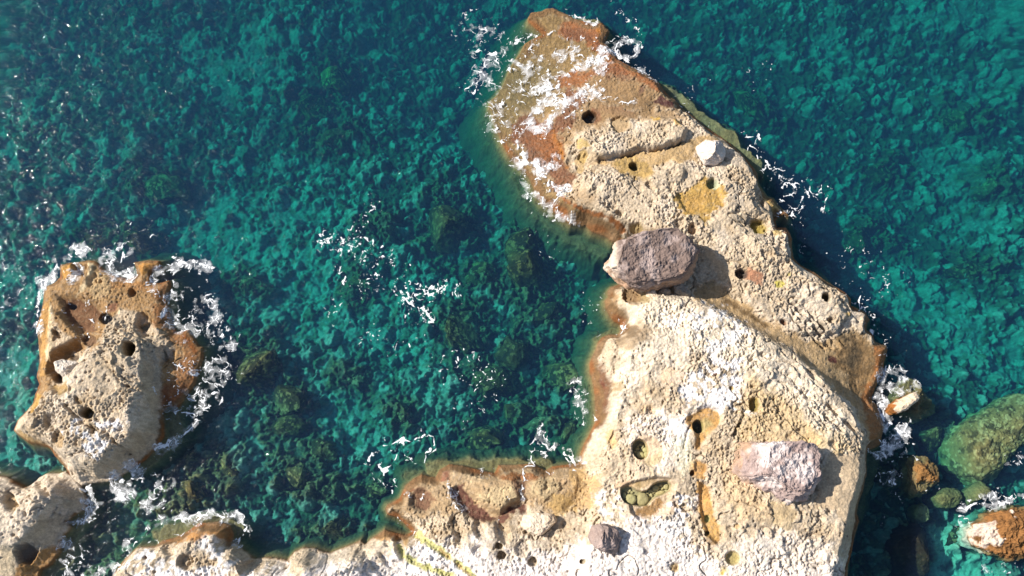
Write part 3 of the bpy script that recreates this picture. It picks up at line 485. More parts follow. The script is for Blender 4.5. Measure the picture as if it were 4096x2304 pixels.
 (TEAR, (.43,.24,.08), 12, 4, .98, .1), ([(2775,1690),(2830,1675),(2850,1700),(2815,1730),(2780,1725)], (.38,.31,.14), 20, 4, .8, .1),
 (TROUGH, (.44,.255,.085), 10, 4, .98, .1), ([(2800,1930),(2840,1940),(2850,2010),(2810,2060),(2790,2000)], (.44,.24,.08), 16, 6, .6, None),([(2820,2130),(2850,2160),(2880,2170),(2850,2185),(2825,2160)], (.24,.14,.06), 10, 3, .7, None),
 ([(2760,1845),(2800,1840),(2830,1860),(2815,1910),(2770,1900),(2755,1880)], (.46,.24,.07), 12, 5, .9, .2),
 ([(3000,1590),(3030,1590),(3038,1620),(3028,1650),(3002,1645)], (.36,.24,.07), 8, 3, .9, .1),
 (circ(2930,2232,34), (.50,.36,.16), 10, 3, .8, .05),([(2880,2270),(2915,2260),(2930,2310),(2870,2310)], (.52,.36,.05), 10, 4, .85, .1),
 ([(2420,1730),(2450,1720),(2470,1790),(2450,1800)], (.52,.34,.14), 14, 5, .7, None),([(2560,1625),(2610,1610),(2615,1650),(2570,1650)], (.52,.34,.18), 14, 5, .6, None),
 ([(2700,1730),(2760,1760),(2770,1860),(2730,1930),(2700,1860)], (.62,.60,.42), 24, 10, .5, None),([(2860,1480),(2905,1480),(2905,1500),(2870,1505)], SALT, 8, 3, .9, None),
 ([(2980,1640),(3030,1650),(3030,1665),(2985,1665)], SALT, 10, 4, .9, None),
 # low western arm
 ([(1550,2030),(1620,1930),(1700,1890),(1800,1850),(2000,1850),(2300,1850),(2340,1900),(2330,1960),(2280,2020),(2210,2050),(2100,2010),(2050,2060),(1960,2100),(1860,2060),(1760,2060),(1640,2060)], (.33,.22,.115), 30, 12, .9, .35),
 ([(1960,1950),(2060,1930),(2070,1990),(2010,2040),(1960,2010),(1900,1990)], (.46,.35,.20), 24, 8, .8, 1.0),([(2130,1930),(2200,1900),(2240,1950),(2180,2010),(2120,1980)], (.46,.35,.20), 30, 8, .7, .9),
 ([(1840,1890),(1900,1880),(1930,1920),(1880,1940)], (.46,.34,.20), 20, 6, .8, .9),
 ([(1800,1940),(1850,1940),(1880,2010),(1930,2040),(1990,2070),(2030,2030),(2100,2010),(2105,2050),(2050,2050),(2000,2085),(1930,2080),(1850,2050),(1810,1990)], (.09,.03,.025), 16, 10, .9, .3),
 ([(1640,1950),(1700,1950),(1730,2000),(1700,2040),(1650,2010)], (.13,.055,.035), 24, 10, .8, .3),
 ([(1740,1890),(1790,1870),(1800,1920),(1750,1925)], (.16,.05,.03), 14, 6, .8, .2),
 ([(1600,1990),(1640,1920),(1700,1890),(1730,1910),(1670,1930),(1630,1990)], ORANGE, 14, 6, .8, .3),([(1980,1900),(2080,1890),(2150,1900),(2210,1880),(2200,1900),(2100,1925),(2000,1920)], ORANGE, 14, 6, .8, .3),
 ([(2040,1930),(2100,1920),(2105,1990),(2080,1990)], (.12,.05,.03), 12, 6, .7, None),
 ([(2290,1870),(2350,1880),(2420,1920),(2400,1980),(2370,2030),(2300,2030),(2270,1990)], (.46,.29,.12), 24, 10, .8, .4),
 ([(2200,1980),(2270,1980),(2300,2040),(2230,2060),(2190,2020)], (.44,.28,.10), 24, 10, .7, .3),
 # bleached bottom of the frame
 ([(1500,2250),(1640,2180),(1700,2160),(1900,2180),(2050,2230),(2300,2180),(2500,2080),(2700,2090),(2800,2200),(2900,2300),(3300,2260),(3300,3200),(500,3200),(600,2280),(800,2290),(1200,2290)], (.76,.70,.66), 70, 26, .8, .8),
 ([(2950,2140),(3100,2130),(3300,2170),(3380,2260),(3360,2400),(2900,2400),(2890,2200)], (.74,.65,.56), 60, 20, .7, .8),
 ([(560,2200),(640,2220),(700,2280),(900,2250),(1000,2300),(560,2320),(500,2270)], SALT, 50, 22, .85, .6),([(800,2120),(860,2150),(900,2240),(840,2240),(800,2180)], SALT, 40, 14, .7, .5),
 ([(1700,2190),(1800,2250),(1860,2310),(1740,2270),(1680,2240)], SALT, 20, 8, .9, .3),([(1640,2250),(1700,2300),(1560,2320)], SALT, 20, 8, .8, .3),
 ([(2380,1960),(2470,1960),(2500,2040),(2460,2080),(2390,2050)], SALT, 30, 12, .7, .7),([(2700,1960),(2760,1980),(2790,2060),(2720,2060),(2690,2020)], SALT, 24, 12, .85, .5),([(2600,2110),(2700,2050),(2760,2090),(2740,2140),(2640,2140)], SALT, 40, 16, .6, .7),
 ([(1669,2140),(1730,2180),(1806,2231),(1896,2304)], LIME, 12, 6, .9, .3, 11),([(1594,2180),(1614,2226),(1684,2261),(1745,2281),(1806,2304)], LIME, 12, 6, .9, .3, 13),
 ([(1760,2200),(1820,2250),(1890,2310)], (.40,.24,.10), 8, 3, .7, None, 4),
 ([(700,2150),(760,2120),(830,2095),(900,2095),(935,2130),(930,2165),(860,2140),(800,2150),(740,2170),(650,2180)], (.36,.16,.035), 20, 8, .9, .4),
 ([(1500,2150),(1540,2118),(1580,2130),(1560,2160),(1510,2170)], (.40,.20,.05), 16, 8, .8, .3),([(1600,2140),(1640,2140),(1630,2190),(1600,2180)], (.36,.20,.06), 14, 6, .8, .3),
]
SHELF = [([(2600,309),(2650,320),(2693,334),(2724,359),(2774,393),(2811,437),(2848,471),(2898,486),(2945,517),(2963,548),(2973,580),(3001,595),(3050,626),(3060,660),(3050,720),(2950,620),(2750,460)], .45),
 ([(2060,90),(2120,80),(2180,140),(2120,180),(2060,190)], 1.5),([(2240,50),(2390,70),(2412,90),(2400,130),(2250,90)], .35),([(3240,1085),(3300,1095),(3330,1130),(3300,1150)], .5),
 ([(2030,640),(2120,700),(2150,790),(2230,860),(2330,910),(2440,960),(2440,1010),(2380,1000),(2250,930),(2150,860),(2080,760)], .9),
 ([(2380,1350),(2480,1290),(2500,1360),(2380,1440)], .5),([(2340,1430),(2390,1400),(2380,1700),(2300,1860),(2290,1800),(2350,1700)], .8),
 ([(1700,1850),(1850,1840),(2000,1835),(2200,1840),(2230,1880),(1800,1890),(1700,1900)], .35),([(1600,1900),(1740,1850),(1740,1900),(1640,1950)], .6),
 ([(600,2130),(760,2070),(900,2060),(960,2110),(940,2190),(620,2190)], .35),([(3450,1790),(3540,1780),(3540,1860),(3490,1990),(3470,2080),(3440,2050)], .8)]
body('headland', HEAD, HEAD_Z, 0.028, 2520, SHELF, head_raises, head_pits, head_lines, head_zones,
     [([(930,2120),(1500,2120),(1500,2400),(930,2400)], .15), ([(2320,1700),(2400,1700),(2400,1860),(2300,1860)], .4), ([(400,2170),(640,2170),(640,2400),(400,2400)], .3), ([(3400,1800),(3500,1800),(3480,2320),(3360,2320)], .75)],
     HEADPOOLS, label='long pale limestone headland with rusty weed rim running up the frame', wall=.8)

isl_raises = [([(200,1560),(260,1520),(330,1460),(430,1350),(520,1330),(585,1370),(600,1450),(590,1530),(612,1590),(600,1690),(560,1760),(500,1790),(470,1860),(390,1890),(290,1850),(220,1790),(120,1760),(75,1722),(130,1640)], .55, 50, 8),
 ([(205,1240),(235,1250),(330,1350),(300,1370),(240,1400),(200,1440),(190,1360)], .35, 26, 5),
 ([(230,1180),(300,1190),(400,1210),(440,1260),(400,1310),(330,1330),(260,1260)], -.35, 40, 6),
 ([(190,1490),(200,1440),(240,1400),(310,1370),(330,1390),(270,1430),(230,1480),(230,1520)], -.5, 30, 5),
 ([(200,1540),(260,1520),(275,1550),(235,1585)], -.4, 24, 4), ([(545,1300),(600,1280),(610,1340),(570,1350)], -.45, 26, 5), ([(650,1390),(700,1400),(690,1440),(640,1460)], -.3, 26, 5),
 ([(290,1060),(345,1060),(330,1100),(295,1095)], -.5, 20, 4)]
isl_pits = [(509,1393,30,28,0,1.3,(.08,.07,.05),.14),(343,1652,26,21,0,.9,(.10,.09,.06),.14),(422,1274,23,20,0,.45,(.12,.09,.07),.25),(357,1361,24,20,0,.22,(.14,.08,.045),.3),(290,1225,15,11,20,.3,(.08,.05,.04),.4),
 (300,1432,16,10,0,.25,(.10,.07,.05),.4),(232,1516,15,16,0,.35,(.08,.06,.045),.4),(200,1690,24,30,0,.3,None,.5),(228,1755,22,30,0,.35,TAN,.4),(368,1118,16,26,20,.25,None,.5),(528,1170,14,14,0,.3,None,.4),(570,1290,24,34,0,.45,None,.4),(650,1420,14,26,-30,.3,None,.5),
 (225,1335,20,9,45,.3,None,.4),(400,1780,8,8,0,.2,None,.4),(450,1680,10,8,0,.2,None,.4),(310,1600,18,8,60,.15,TAN,.4)]
isl_lines = [([(264,1620),(330,1686),(418,1736),(478,1780),(517,1813)], -.28, 7),([(400,1420),(440,1480),(500,1540),(560,1570)], -.12, 6)] + [([(470+12*k,1490+18*k),(545+8*k,1510+14*k)], -.12, 5) for k in range(6)]
isl_zones = [
 ([(150,1200),(240,1040),(640,1030),(700,1120),(690,1300),(820,1380),(800,1500),(740,1600),(660,1640),(640,1560),(640,1460),(690,1400),(640,1330),(560,1250),(480,1240),(440,1290),(380,1390),(300,1420),(200,1560),(140,1600)], (.27,.155,.062), 24, 9, .95, .4),
 ([(600,1150),(690,1120),(680,1290),(810,1380),(800,1500),(740,1600),(660,1640),(640,1580),(700,1480),(720,1400),(620,1300)], (.21,.09,.034), 40, 12, .8, .3),
 ([(640,1560),(740,1540),(740,1600),(690,1640),(640,1630)], (.19,.07,.03), 24, 8, .8, None),([(720,1320),(790,1350),(815,1400),(800,1460),(760,1400)], (.26,.09,.025), 18, 7, .8, None),
 ([(240,1060),(290,1050),(300,1110),(250,1120)], (.42,.22,.05), 16, 6, .8, None),([(550,1050),(640,1045),(650,1080),(560,1110)], (.38,.18,.04), 16, 6, .8, .3),([(440,1090),(540,1120),(600,1110),(590,1160),(450,1150)], (.32,.15,.05), 24, 8, .7, None),
 ([(250,1190),(310,1200),(380,1215),(400,1260),(370,1300),(400,1330),(340,1330),(290,1290),(240,1230)], (.12,.055,.03), 20, 8, .85, .5),
 ([(430,1215),(465,1215),(460,1240),(435,1245)], (.12,.04,.03), 12, 5, .7, None),
 ([(355,1045),(372,1060),(365,1110),(335,1160),(300,1190),(330,1140),(350,1090)], (.58,.46,.28), 12, 4, .85, .3),([(370,1090),(430,1110),(440,1180),(380,1210),(350,1160)], (.42,.30,.16), 24, 8, .7, .6),
 ([(160,1240),(200,1200),(205,1300),(185,1420),(175,1500),(150,1500),(150,1350)], (.40,.22,.07), 14, 6, .85, .3),([(200,1210),(215,1260),(205,1330),(215,1380),(185,1440),(192,1300)], (.62,.50,.32), 10, 4, .8, .3),
 ([(215,1290),(290,1360),(270,1380),(210,1400)], CREAM, 14, 5, .8, .7),([(450,1290),(490,1240),(560,1260),(640,1340),(700,1390),(640,1460),(600,1600),(560,1340),(430,1350)], CREAM, 24, 8, .7, 1.1),
 ([(560,1450),(640,1470),(640,1650),(660,1760),(600,1830),(500,1890),(480,1850),(560,1760),(610,1680)], (.42,.33,.22), 20, 6, .9, .1),
 ([(640,1640),(665,1700),(650,1790),(600,1850),(520,1900),(560,1860),(625,1790)], (.16,.08,.035), 16, 6, .9, .3),
 ([(210,1545),(270,1525),(270,1560),(235,1590)], (.30,.19,.07), 12, 4, .9, .1),
 ([(140,1540),(160,1590),(140,1640),(120,1650),(135,1590)], (.40,.22,.05), 10, 4, .9, .3),([(60,1700),(75,1745),(130,1775),(200,1790),(190,1775),(110,1750)], (.42,.25,.07), 12, 5, .7, .3),
 ([(230,1680),(310,1680),(330,1730),(290,1740),(240,1720)], SALT, 24, 14, .95, .6),([(340,1740),(420,1750),(430,1800),(390,1840),(350,1810)], SALT, 24, 14, .95, .7),([(390,1700),(470,1680),(500,1700),(440,1730),(400,1740)], SALT, 24, 14, .9, .7),
 ([(480,1370),(540,1370),(540,1420),(480,1420)], (.56,.46,.30), 14, 4, .6, .1)]
body('islet', ISLET, ISLET_Z, 0.028, 2800, [([(560,1580),(700,1620),(730,1720),(640,1830),(560,1880),(600,1760)], .35),([(770,1480),(830,1420),(850,1520),(800,1620),(740,1640)], .7)], isl_raises, isl_pits, isl_lines, isl_zones,
     [([(250,1800),(540,1840),(500,1960),(300,1960)], .1)], label='rough tan islet with round dark holes standing in the sea at left', sg=1.0, wall=1.05, rimw=.16)
sh_zones = [([(-900,1900),(340,1900),(340,2190),(60,2190),(-900,3000)], (.60,.50,.385), 40, 10, .9, .8),([(130,2090),(200,2060),(280,2050),(290,2110),(240,2170),(180,2190),(80,2170)], (.44,.35,.24), 20, 6, .85, .1),([(250,1950),(340,1980),(350,2040),(280,2060),(240,2020)], (.50,.39,.25), 20, 6, .8, .1),
 ([(140,2200),(250,2170),(250,2210),(210,2265),(160,2320),(40,2320),(80,2240)], (.34,.17,.05), 20, 8, .9, .4),([(60,2180),(110,2170),(140,2200),(120,2250),(70,2240)], (.10,.09,.08), 16, 5, .85, .1),([(0,2190),(50,2190),(60,2300),(0,2320)], (.54,.43,.28), 20, 6, .8, .2)]
body('shore', SHORE, SHORE_Z, 0.035, 2600, [([(230,2030),(360,2040),(300,2130),(280,2250),(180,2330),(160,2200)], .35)], [([(0,1930),(60,1930),(130,1960),(200,1910),(240,1920),(230,2000),(190,2060),(160,2130),(60,2190),(-50,2190)], .4, 40, 8)],
     [(165,1955,14,30,-35,.4,None,.5),(40,2010,22,34,-20,.3,TAN,.5),(100,2215,38,36,0,.5,(.16,.13,.10),.35)], [([(0,1985),(60,2010),(120,2070)], -.1, 7)], sh_zones, [([(120,1850),(330,1850),(330,2000),(120,2000)], .05)], label='pale pitted limestone shore in the lower left corner', sg=1.0, wall=1.5, rimw=.10)

# ------------------------------------------------------------------ boulders and stones
def blob(name, OUT, zb, h, colf, label=None, cat='boulder', group=None, flat=.55, nz=.16, seed=0, res=110, mat=None, tilt=(0, 0), under=.35, parent=None, top=1.0, facet=.10, skin=1.0, rug=0, cuts=()):
    zm = zb + h * .55; P = np.array(OUT, float); wx, wy = at(P[:, 0], P[:, 1], zm); cx, cy = wx.mean(), wy.mean()
    th = np.linspace(0, 2 * np.pi, res, endpoint=False); rad = np.zeros(res); n = len(wx)
    for k in range(n):                                           # ray against each outline edge
        ax, ay, bx, by = wx[k] - cx, wy[k] - cy, wx[(k + 1) % n] - cx, wy[(k + 1) % n] - cy
        ex, ey = bx - ax, by - ay; c, s = np.cos(th), np.sin(th); den = c * ey - s * ex
        den = np.where(np.abs(den) < 1e-9, 1e-9, den); t = (ax * ey - ay * ex) / den; w = (ax * s - ay * c) / den
        ok = (t > 0) & (w >= -1e-6) & (w <= 1 + 1e-6); rad = np.where(ok, np.maximum(rad, t), rad)
    rad = np.where(rad > 0, rad, rad[rad > 0].mean()) * (1 + facet * .22); 
    t1 = np.arcsin(np.clip(np.linspace(.01, .985, res // 3), 0, 1) ** (1 / flat)); t2 = np.linspace(t1[-1], np.pi * .86, res // 4)[1:]
    a = np.sort(np.concatenate([t1, np.linspace(t1[-1] * .6, t1[-1], res // 12, endpoint=False), t2])); nf = len(a); A, T = np.meshgrid(a, th, indexing='ij')
    rho = np.abs(np.sin(A)) ** flat; zz = np.sign(np.cos(A)) * np.abs(np.cos(A)) ** .75
    rr = rad[None, :] * rho; X = rr * np.cos(T); Y = rr * np.sin(T)
    Z = np.where(zz > 0, h * (.45 + .55 * zz), h * .45 + zz * (h * .45 + under))
    rm = rad.mean(); Z = Z + np.where(zz > 0, 1, .3) * (X * tilt[0] + Y * tilt[1])
    Pn = np.stack([X, Y, Z], -1); nrm = np.stack([np.sin(A) * np.cos(T), np.sin(A) * np.sin(T), np.cos(A)], -1)
    q = Pn + seed * 11.3
    disp = fb3(q, rm * .8, 5, seed % 7) * nz * rm * 1.1 + (np.abs(fb3(q, rm * .35, 3, 3)) - .15) * nz * rm * -.6
    Pn = Pn + nrm * disp[..., None] * (.4 + .6 * S(np.minimum(rho, 1), 0, .8))[..., None]
    for nx, ny, nz_, fr in cuts:
        nv = np.array([nx, ny, nz_]); nv = nv / np.linalg.norm(nv); mm = Pn @ nv + fb3(q, rm * .5, 3, 5) * .10 * rm; Pn = Pn - nv * np.clip(mm - mm.max() * fr, 0, None)[..., None]
    if facet > 0:
        rg = np.random.default_rng(seed + 900)
        for k in range(16):
            el = rg.uniform(-.1, 1.2); az = rg.uniform(0, 6.28); nv = np.array([math.cos(az) * math.cos(el), math.sin(az) * math.cos(el), math.sin(el)])
            mm = Pn @ nv; lim = mm.max() * (1 - facet * rg.uniform(.3, 1.0)); Pn = Pn - nv * np.clip(mm - lim, 0, None)[..., None] * .92
    fine = fb3(q, .30, 4, 2) * .10 + rug * (fb3(q, .75, 3, 6) * 1.4 - np.abs(fb3(q, .42, 3, 5)) * 1.0) / max(skin, .1) - np.abs(fb3(q, .16, 3, 4)) * .09
    Pn = Pn + nrm * (fine * skin)[..., None]
    tc = Pn[0].mean(0); V3 = np.concatenate([Pn.reshape(-1, 3), tc[None], Pn[-1].mean(0)[None]]); 
    i = np.arange(nf * res).reshape(nf, res); j = np.roll(i, -1, 1)
    quads = np.stack([i[:-1], i[1:], j[1:], j[:-1]], -1).reshape(-1, 4)
    capt = np.stack([np.full(res, nf * res), i[0], j[0], j[0]], -1); capb = np.stack([np.full(res, nf * res + 1), j[-1], i[-1], i[-1]], -1)
    tris = np.concatenate([quads[:, [0, 1, 2]], quads[:, [0, 2, 3]], capt[:, :3], capb[:, :3]])
    nn = np.concatenate([nrm.reshape(-1, 3), [[0, 0, 1]], [[0, 0, -1]]]); ww = V3 + np.array([cx, cy, zb])
    c = colf(V3, nn, ww, h, seed); RG = np.concatenate([c, np.full((len(c), 1), .9)], -1)
    o = mesh_obj(name, V3, tris, mat or M_bould, RG); o.location = (cx, cy, zb)
    if label: tag(o, label, cat, group)
    return o
def cmix(base, other, k=.5, s=.6):
    def f(V, n, w, h, seed):
        c = np.ones((len(V), 3)) * base; m = S(fb3(w + seed, s, 4), -.15, .25) * k; return mix(c, other, m)
    return f
def c_moss(c):
    c = (c[0] * .80, c[1] * .52, c[2] * .45)
    def f(V, n, w, h, seed):
        k = mix(np.ones((len(V), 3)) * c, (.028, .020, .011), S(fb3(w, .5, 4, 2), -.2, .1) * .9)
        return mix(k, tuple(min(q * 2.3, .5) for q in c), S(fb3(w, .15, 3, 6), .14, .26) * .9)
    return f
def c_olive(V, n, w, h, seed):
    c = mix(np.ones((len(V), 3)) * (.20, .135, .05), (.055, .04, .018), S(fb3(w, .30, 4), .0, .25) * .85)
    c = mix(c, (.36, .27, .12), S(fb3(w, .16, 3, 4), .12, .3) * .8); return mix(c, (.26, .12, .045), S(V[:, 0] * .4 - V[:, 1] * .5 + fb3(w, .6, 3), 1.0, 1.4) * .7)
def c_big(V, n, w, h, seed):                                     # purple-brown crust on top, tan broken flanks
    c = mix(np.ones((len(V), 3)) * (.175, .125, .105), (.31, .24, .215), S(fb3(w, .5, 4), -.05, .35))
    side = S(fb3(w, .8, 3, 2) * .25 + (V[:, 2] / h), .62, .42); c = mix(c, (.40, .25, .16), side)
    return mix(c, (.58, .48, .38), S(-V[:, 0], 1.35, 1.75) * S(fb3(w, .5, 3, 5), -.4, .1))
def c_pink(V, n, w, h, seed):
    c = mix(np.ones((len(V), 3)) * (.33, .245, .22), (.55, .47, .44), S(fb3(w, .6, 4), -.1, .3))
    return mix(c, (.40, .26, .17), S(V[:, 2] / h + fb3(w, .5, 2, 3) * .2, .5, .25))
BIG = [(2447,963),(2505,945),(2555,945),(2595,930),(2651,920),(2727,923),(2772,950),(2797,999),(2800,1044),(2785,1084),(2747,1118),(2681,1142),(2590,1155),(2550,1155),(2505,1140),(2454,1118),(2439,1094),(2414,1054),(2434,1026),(2457,988)]
blob('boulder', BIG, 1.30, 2.6, c_big, 'large purple brown boulder perched on rubble in the neck of the headland', flat=.30, nz=.10, seed=1, res=320, tilt=(.05, .10), under=-.3, facet=.05, skin=1.2, rug=.08, cuts=[(.05,-.10,1,.74),(-.85,.3,.45,.80),(-.7,-.6,.2,.84),(.25,-.92,.1,.86),(.8,-.5,.3,.84),(.7,.6,.4,.86),(-.3,.9,.35,.88)])
B2 = [(2946,1762),(2980,1753),(3087,1758),(3199,1765),(3267,1790),(3292,1814),(3294,1853),(3285,1901),(3290,1960),(3247,2008),(3145,2018),(3087,1998),(3029,1959),(2970,1911),(2927,1891),(2905,1868),(2927,1819)]
blob('boulder', B2, 2.7, 2.1, c_pink, 'pinkish grey rugged boulder lying near the right edge of the pale slab', flat=.30, nz=.16, seed=2, res=320, tilt=(.12, -.03), facet=.06, skin=1.5, rug=.10, cuts=[(-.75,.15,.65,.66),(.1,.05,1,.80),(.95,.05,.25,.86),(.15,-.9,.35,.80),(.65,-.6,.35,.82),(-.1,.95,.3,.86),(-.45,-.75,.45,.72)])
B3 = [(2354,2147),(2374,2102),(2418,2097),(2458,2112),(2492,2160),(2487,2191),(2453,2221),(2399,2206),(2364,2176)]
gz = lambda u, v, z=2.0: ground(*[float(q) for q in at(u, v, z)])
blob('boulder', B3, gz(2420, 2160, 3) - .1, 1.15, cmix((.34,.26,.23), (.24,.17,.14), .6), 'small grey brown boulder with sharp shadow near the bottom edge', flat=.42, nz=.14, seed=3, res=150, tilt=(-.15, .1), facet=.10, cuts=[(-.7,.2,.7,.70),(.55,.1,.8,.74),(.2,-.9,.3,.75),(.9,-.3,.2,.8)])
B4 = [(2792,566),(2830,556),(2860,551),(2898,564),(2912,589),(2907,623),(2873,648),(2824,648),(2802,614),(2792,589)]
blob('boulder', B4, gz(2850, 600, 1.2) - .1, 1.4, cmix((.70,.60,.52), (.40,.29,.2), .35), 'white angular boulder on the outer edge of the upper headland', flat=.62, nz=.2, seed=4, res=150, tilt=(0, .1), facet=.10, cuts=[(-.75,-.1,.65,.60),(.75,-.1,.6,.62),(.1,-.9,.4,.7),(0,.9,.45,.75)])
B5 = [(222,1446),(241,1436),(290,1443),(321,1460),(319,1489),(290,1518),(266,1530),(241,1508),(232,1475)]
blob('boulder', B5, gz(270, 1480, 1.0) - .15, 1.1, cmix((.66,.58,.49), (.42,.33,.24), .4), 'whitish boulder wedged in the dark gully of the islet', flat=.42, nz=.15, seed=5, res=130, facet=.2)
B6 = [(2093,2058),(2121,2049),(2220,2056),(2230,2078),(2203,2105),(2176,2133),(2154,2141),(2115,2127),(2082,2105)]
blob('rock_slab', B6, gz(2155, 2095, 1.8) - .1, .75, cmix((.60,.49,.37), (.42,.28,.15), .5), 'cream rock slab with a dark gap under its right edge', 'rock', flat=.35, nz=.1, seed=6, res=150, tilt=(.06, -.02), under=0)
for k, (u, v, ru, rv, rot, h, c, lb) in enumerate([(2608,1176,22,20,0,.5,(.58,.47,.35),'cream rubble stone, leftmost of the three under the big boulder'),(2656,1168,27,21,-10,.5,(.34,.27,.2),'brown rubble stone, middle of the three under the big boulder'),
        (2728,1160,40,24,20,.55,(.30,.26,.21),'long grey rubble stone, rightmost of the three under the big boulder')]):
    blob('rubble_stone', circ(u, v, ru, rv, rot=rot), gz(u, v, 1.5) - .08, h, cmix(c, tuple(q * .75 for q in c)), lb, 'stone', flat=.5, nz=.15, seed=10 + k, res=64)

# rocks breaking the surface off the right side
def c_wet(base, wet, dry, zdry, azm=None):
    def f(V, n, w, h, seed):
        c = mix(np.ones((len(V), 3)) * base, wet, S(w[:, 2] + fb3(w, .5, 4) * .6, -.15, .2)); c = mix(c, (.07,.06,.025), S(-w[:, 2], .5, 1.5) * .6)
        q = w[:, 2] + fb3(w, .5, 4, 4) * .4 + (0 if azm is None or azm == 'left' else (V[:, 0] * azm[0] + V[:, 1] * azm[1]) * .35)
        c = mix(c, tuple(v * .45 for v in wet), S(fb3(w, .28, 3, 8), .0, .25) * .7)
        if azm == 'left': q = -V[:, 0] * .45 + fb3(w, .5, 4, 4) * .7 + .4 * S(w[:, 2], .1, .5) - .62
        return mix(c, dry, S(q, zdry, zdry + .12))
    return f
C1 = [(3531,1575),(3560,1540),(3600,1519),(3649,1525),(3674,1562),(3731,1606),(3724,1668),(3649,1700),(3568,1675),(3525,1637)]
blob('sea_rock', C1, -2.4, 2.35, c_wet((.21,.14,.06), (.26,.17,.075), (.3,.2,.1), 9), 'submerged brown rock base around a cream crag off the right shore', 'rock', flat=.6, nz=.18, seed=20, res=140, skin=2, rug=.15)
blob('rock_crag', [(3660,1568),(3670,1604),(3634,1628),(3600,1650),(3556,1662),(3545,1650),(3562,1618),(3600,1588)], -.5, 1.25, c_wet((.3,.13,.03), (.30,.11,.025), (.58,.46,.33), .30, (.4,-.4)), 'small cream crag with orange weed edge standing above the water', 'rock', flat=.6, nz=.2, seed=21, res=100, tilt=(.2,.1))
blob('sea_rock', [(3612,1824),(3662,1812),(3706,1837),(3749,1887),(3731,1943),(3674,1987),(3649,2002),(3624,1962),(3612,1887)], -1.9, 2.0, c_wet((.20,.13,.055), (.25,.125,.04), (.30,.125,.03), .35), 'orange topped rock just awash, between the headland and the big olive boulder', 'rock', flat=.6, nz=.16, seed=22, res=120, skin=2, rug=.15)
blob('sunken_boulder', [(3768,1806),(3799,1724),(3860,1680),(3924,1643),(4018,1587),(4096,1581),(4200,1640),(4180,1720),(4096,1774),(4036,1837),(3955,1930),(3862,1937),(3812,1880)], -2.6, 2.25, c_olive, 'huge olive brown sunken boulder at the right edge', 'boulder', flat=.4, nz=.14, seed=23, res=240, facet=.16, skin=1.3)
blob('sunken_boulder', [(3712,1999),(3762,1949),(3830,1955),(3840,1999),(3799,2036),(3737,2030)], -1.9, 1.5, c_wet((.22,.16,.06), (.22,.16,.06), (.2,.1,.05), 9), 'flat olive sunken boulder just below the huge olive one', flat=.5, nz=.15, seed=24, res=90)
blob('sunken_boulder', [(3843,1968),(3911,1924),(3961,1962),(3924,1993),(3870,2026)], -1.9, 1.6, c_wet((.19,.14,.055), (.2,.15,.06), (.2,.1,.05), 9), 'dark knobbly sunken boulder touching the huge olive one', flat=.5, nz=.2, seed=25, res=90)
blob('sunken_boulder', circ(3680, 2052, 32, 40, rot=-10), -1.9, 1.3, c_wet((.26,.20,.09), (.26,.2,.09), (.2,.1,.05), 9), 'small pale olive sunken boulder below the orange topped rock', flat=.55, nz=.15, seed=26, res=80)
blob('sea_rock', [(3855,2130),(3893,2093),(3974,2043),(4049,2018),(4110,2020),(4190,2100),(4200,2200),(4110,2230),(4018,2236),(3924,2205),(3874,2186)], -1.8, 2.7, c_wet((.20,.13,.055), (.24,.11,.035), (.60,.47,.37), .0, 'left'), 'rounded rock with cream flank and orange weed cap in the lower right corner', 'rock', flat=.5, nz=.13, seed=27, res=190, skin=2, rug=.15)

for k, (u, v, ru, rv, rot, h, c, lb) in enumerate(SB):
    zb = -3.0
    for _ in range(2):
        x, y = at(u, v, zb + h * .55); zb = float(bed_base(np.array([float(x)]), np.array([float(y)]))[0]) - .15
    rg = np.random.default_rng(100 + k); Q = circ(u, v, ru, rv, 18, rot); Q = [(u + (a - u) * s, v + (b - v) * s) for (a, b), s in zip(Q, 1 + rg.normal(0, .15, 18))]
    blob('sunken_boulder', Q, zb, h + .35, c_moss(c), lb, 'boulder', 'sunken boulders on the seabed', flat=.5, nz=.24, seed=30 + k, res=110, mat=M_bed, facet=.28, skin=.7)

# ------------------------------------------------------------------ rock pools and the stones in them
def pool(Q, lev, label, mat, grow=1.06):
    P = np.array(Q, float); c = P.mean(0); P = c + (P - c) * grow; x, y = at(P[:, 0], P[:, 1], lev); n = len(x)
    V3 = np.stack([x, y, np.full(n, lev)], -1); ctr = V3.mean(0); V3 = np.concatenate([V3, ctr[None]]) - ctr
    o = mesh_obj('rock_pool', V3, [[i, (i + 1) % n, n] for i in range(n)][::-1], mat); o.location = ctr
    tag(o, label, 'pool'); return o
pool(OVAL, LEV['oval'], 'small oval rock pool holding a handful of rounded stones', M_pool)
pool(BFLY_OUT, LEV['butterfly'] + .02, 'large wing shaped rock pool with many stones in the pale slab', M_pool, 1.0)
pool(TEAR[:8], LEV['pit'] + .0, 'amber teardrop rock pool with a deep round pit', M_pool2, 1.0)
pool(SMALLP, LEV['small'], 'narrow brown rock pool right of the amber teardrop one', M_pool2)
pool(ROUNDP, LEV['round'], 'round sandy rock pool at the bottom of the slab', M_pool2)
pool(circ(509,1393,30,28), LEV.get('x', ground(*[float(q) for q in at(509,1393,1.2)]) + .35), 'dark round hole of water in the middle of the islet', M_pool)
pool(circ(343,1652,26,21), ground(*[float(q) for q in at(343,1652,1.5)]) + .3, 'dark oval hole of water on the islet beside the long crack', M_pool)
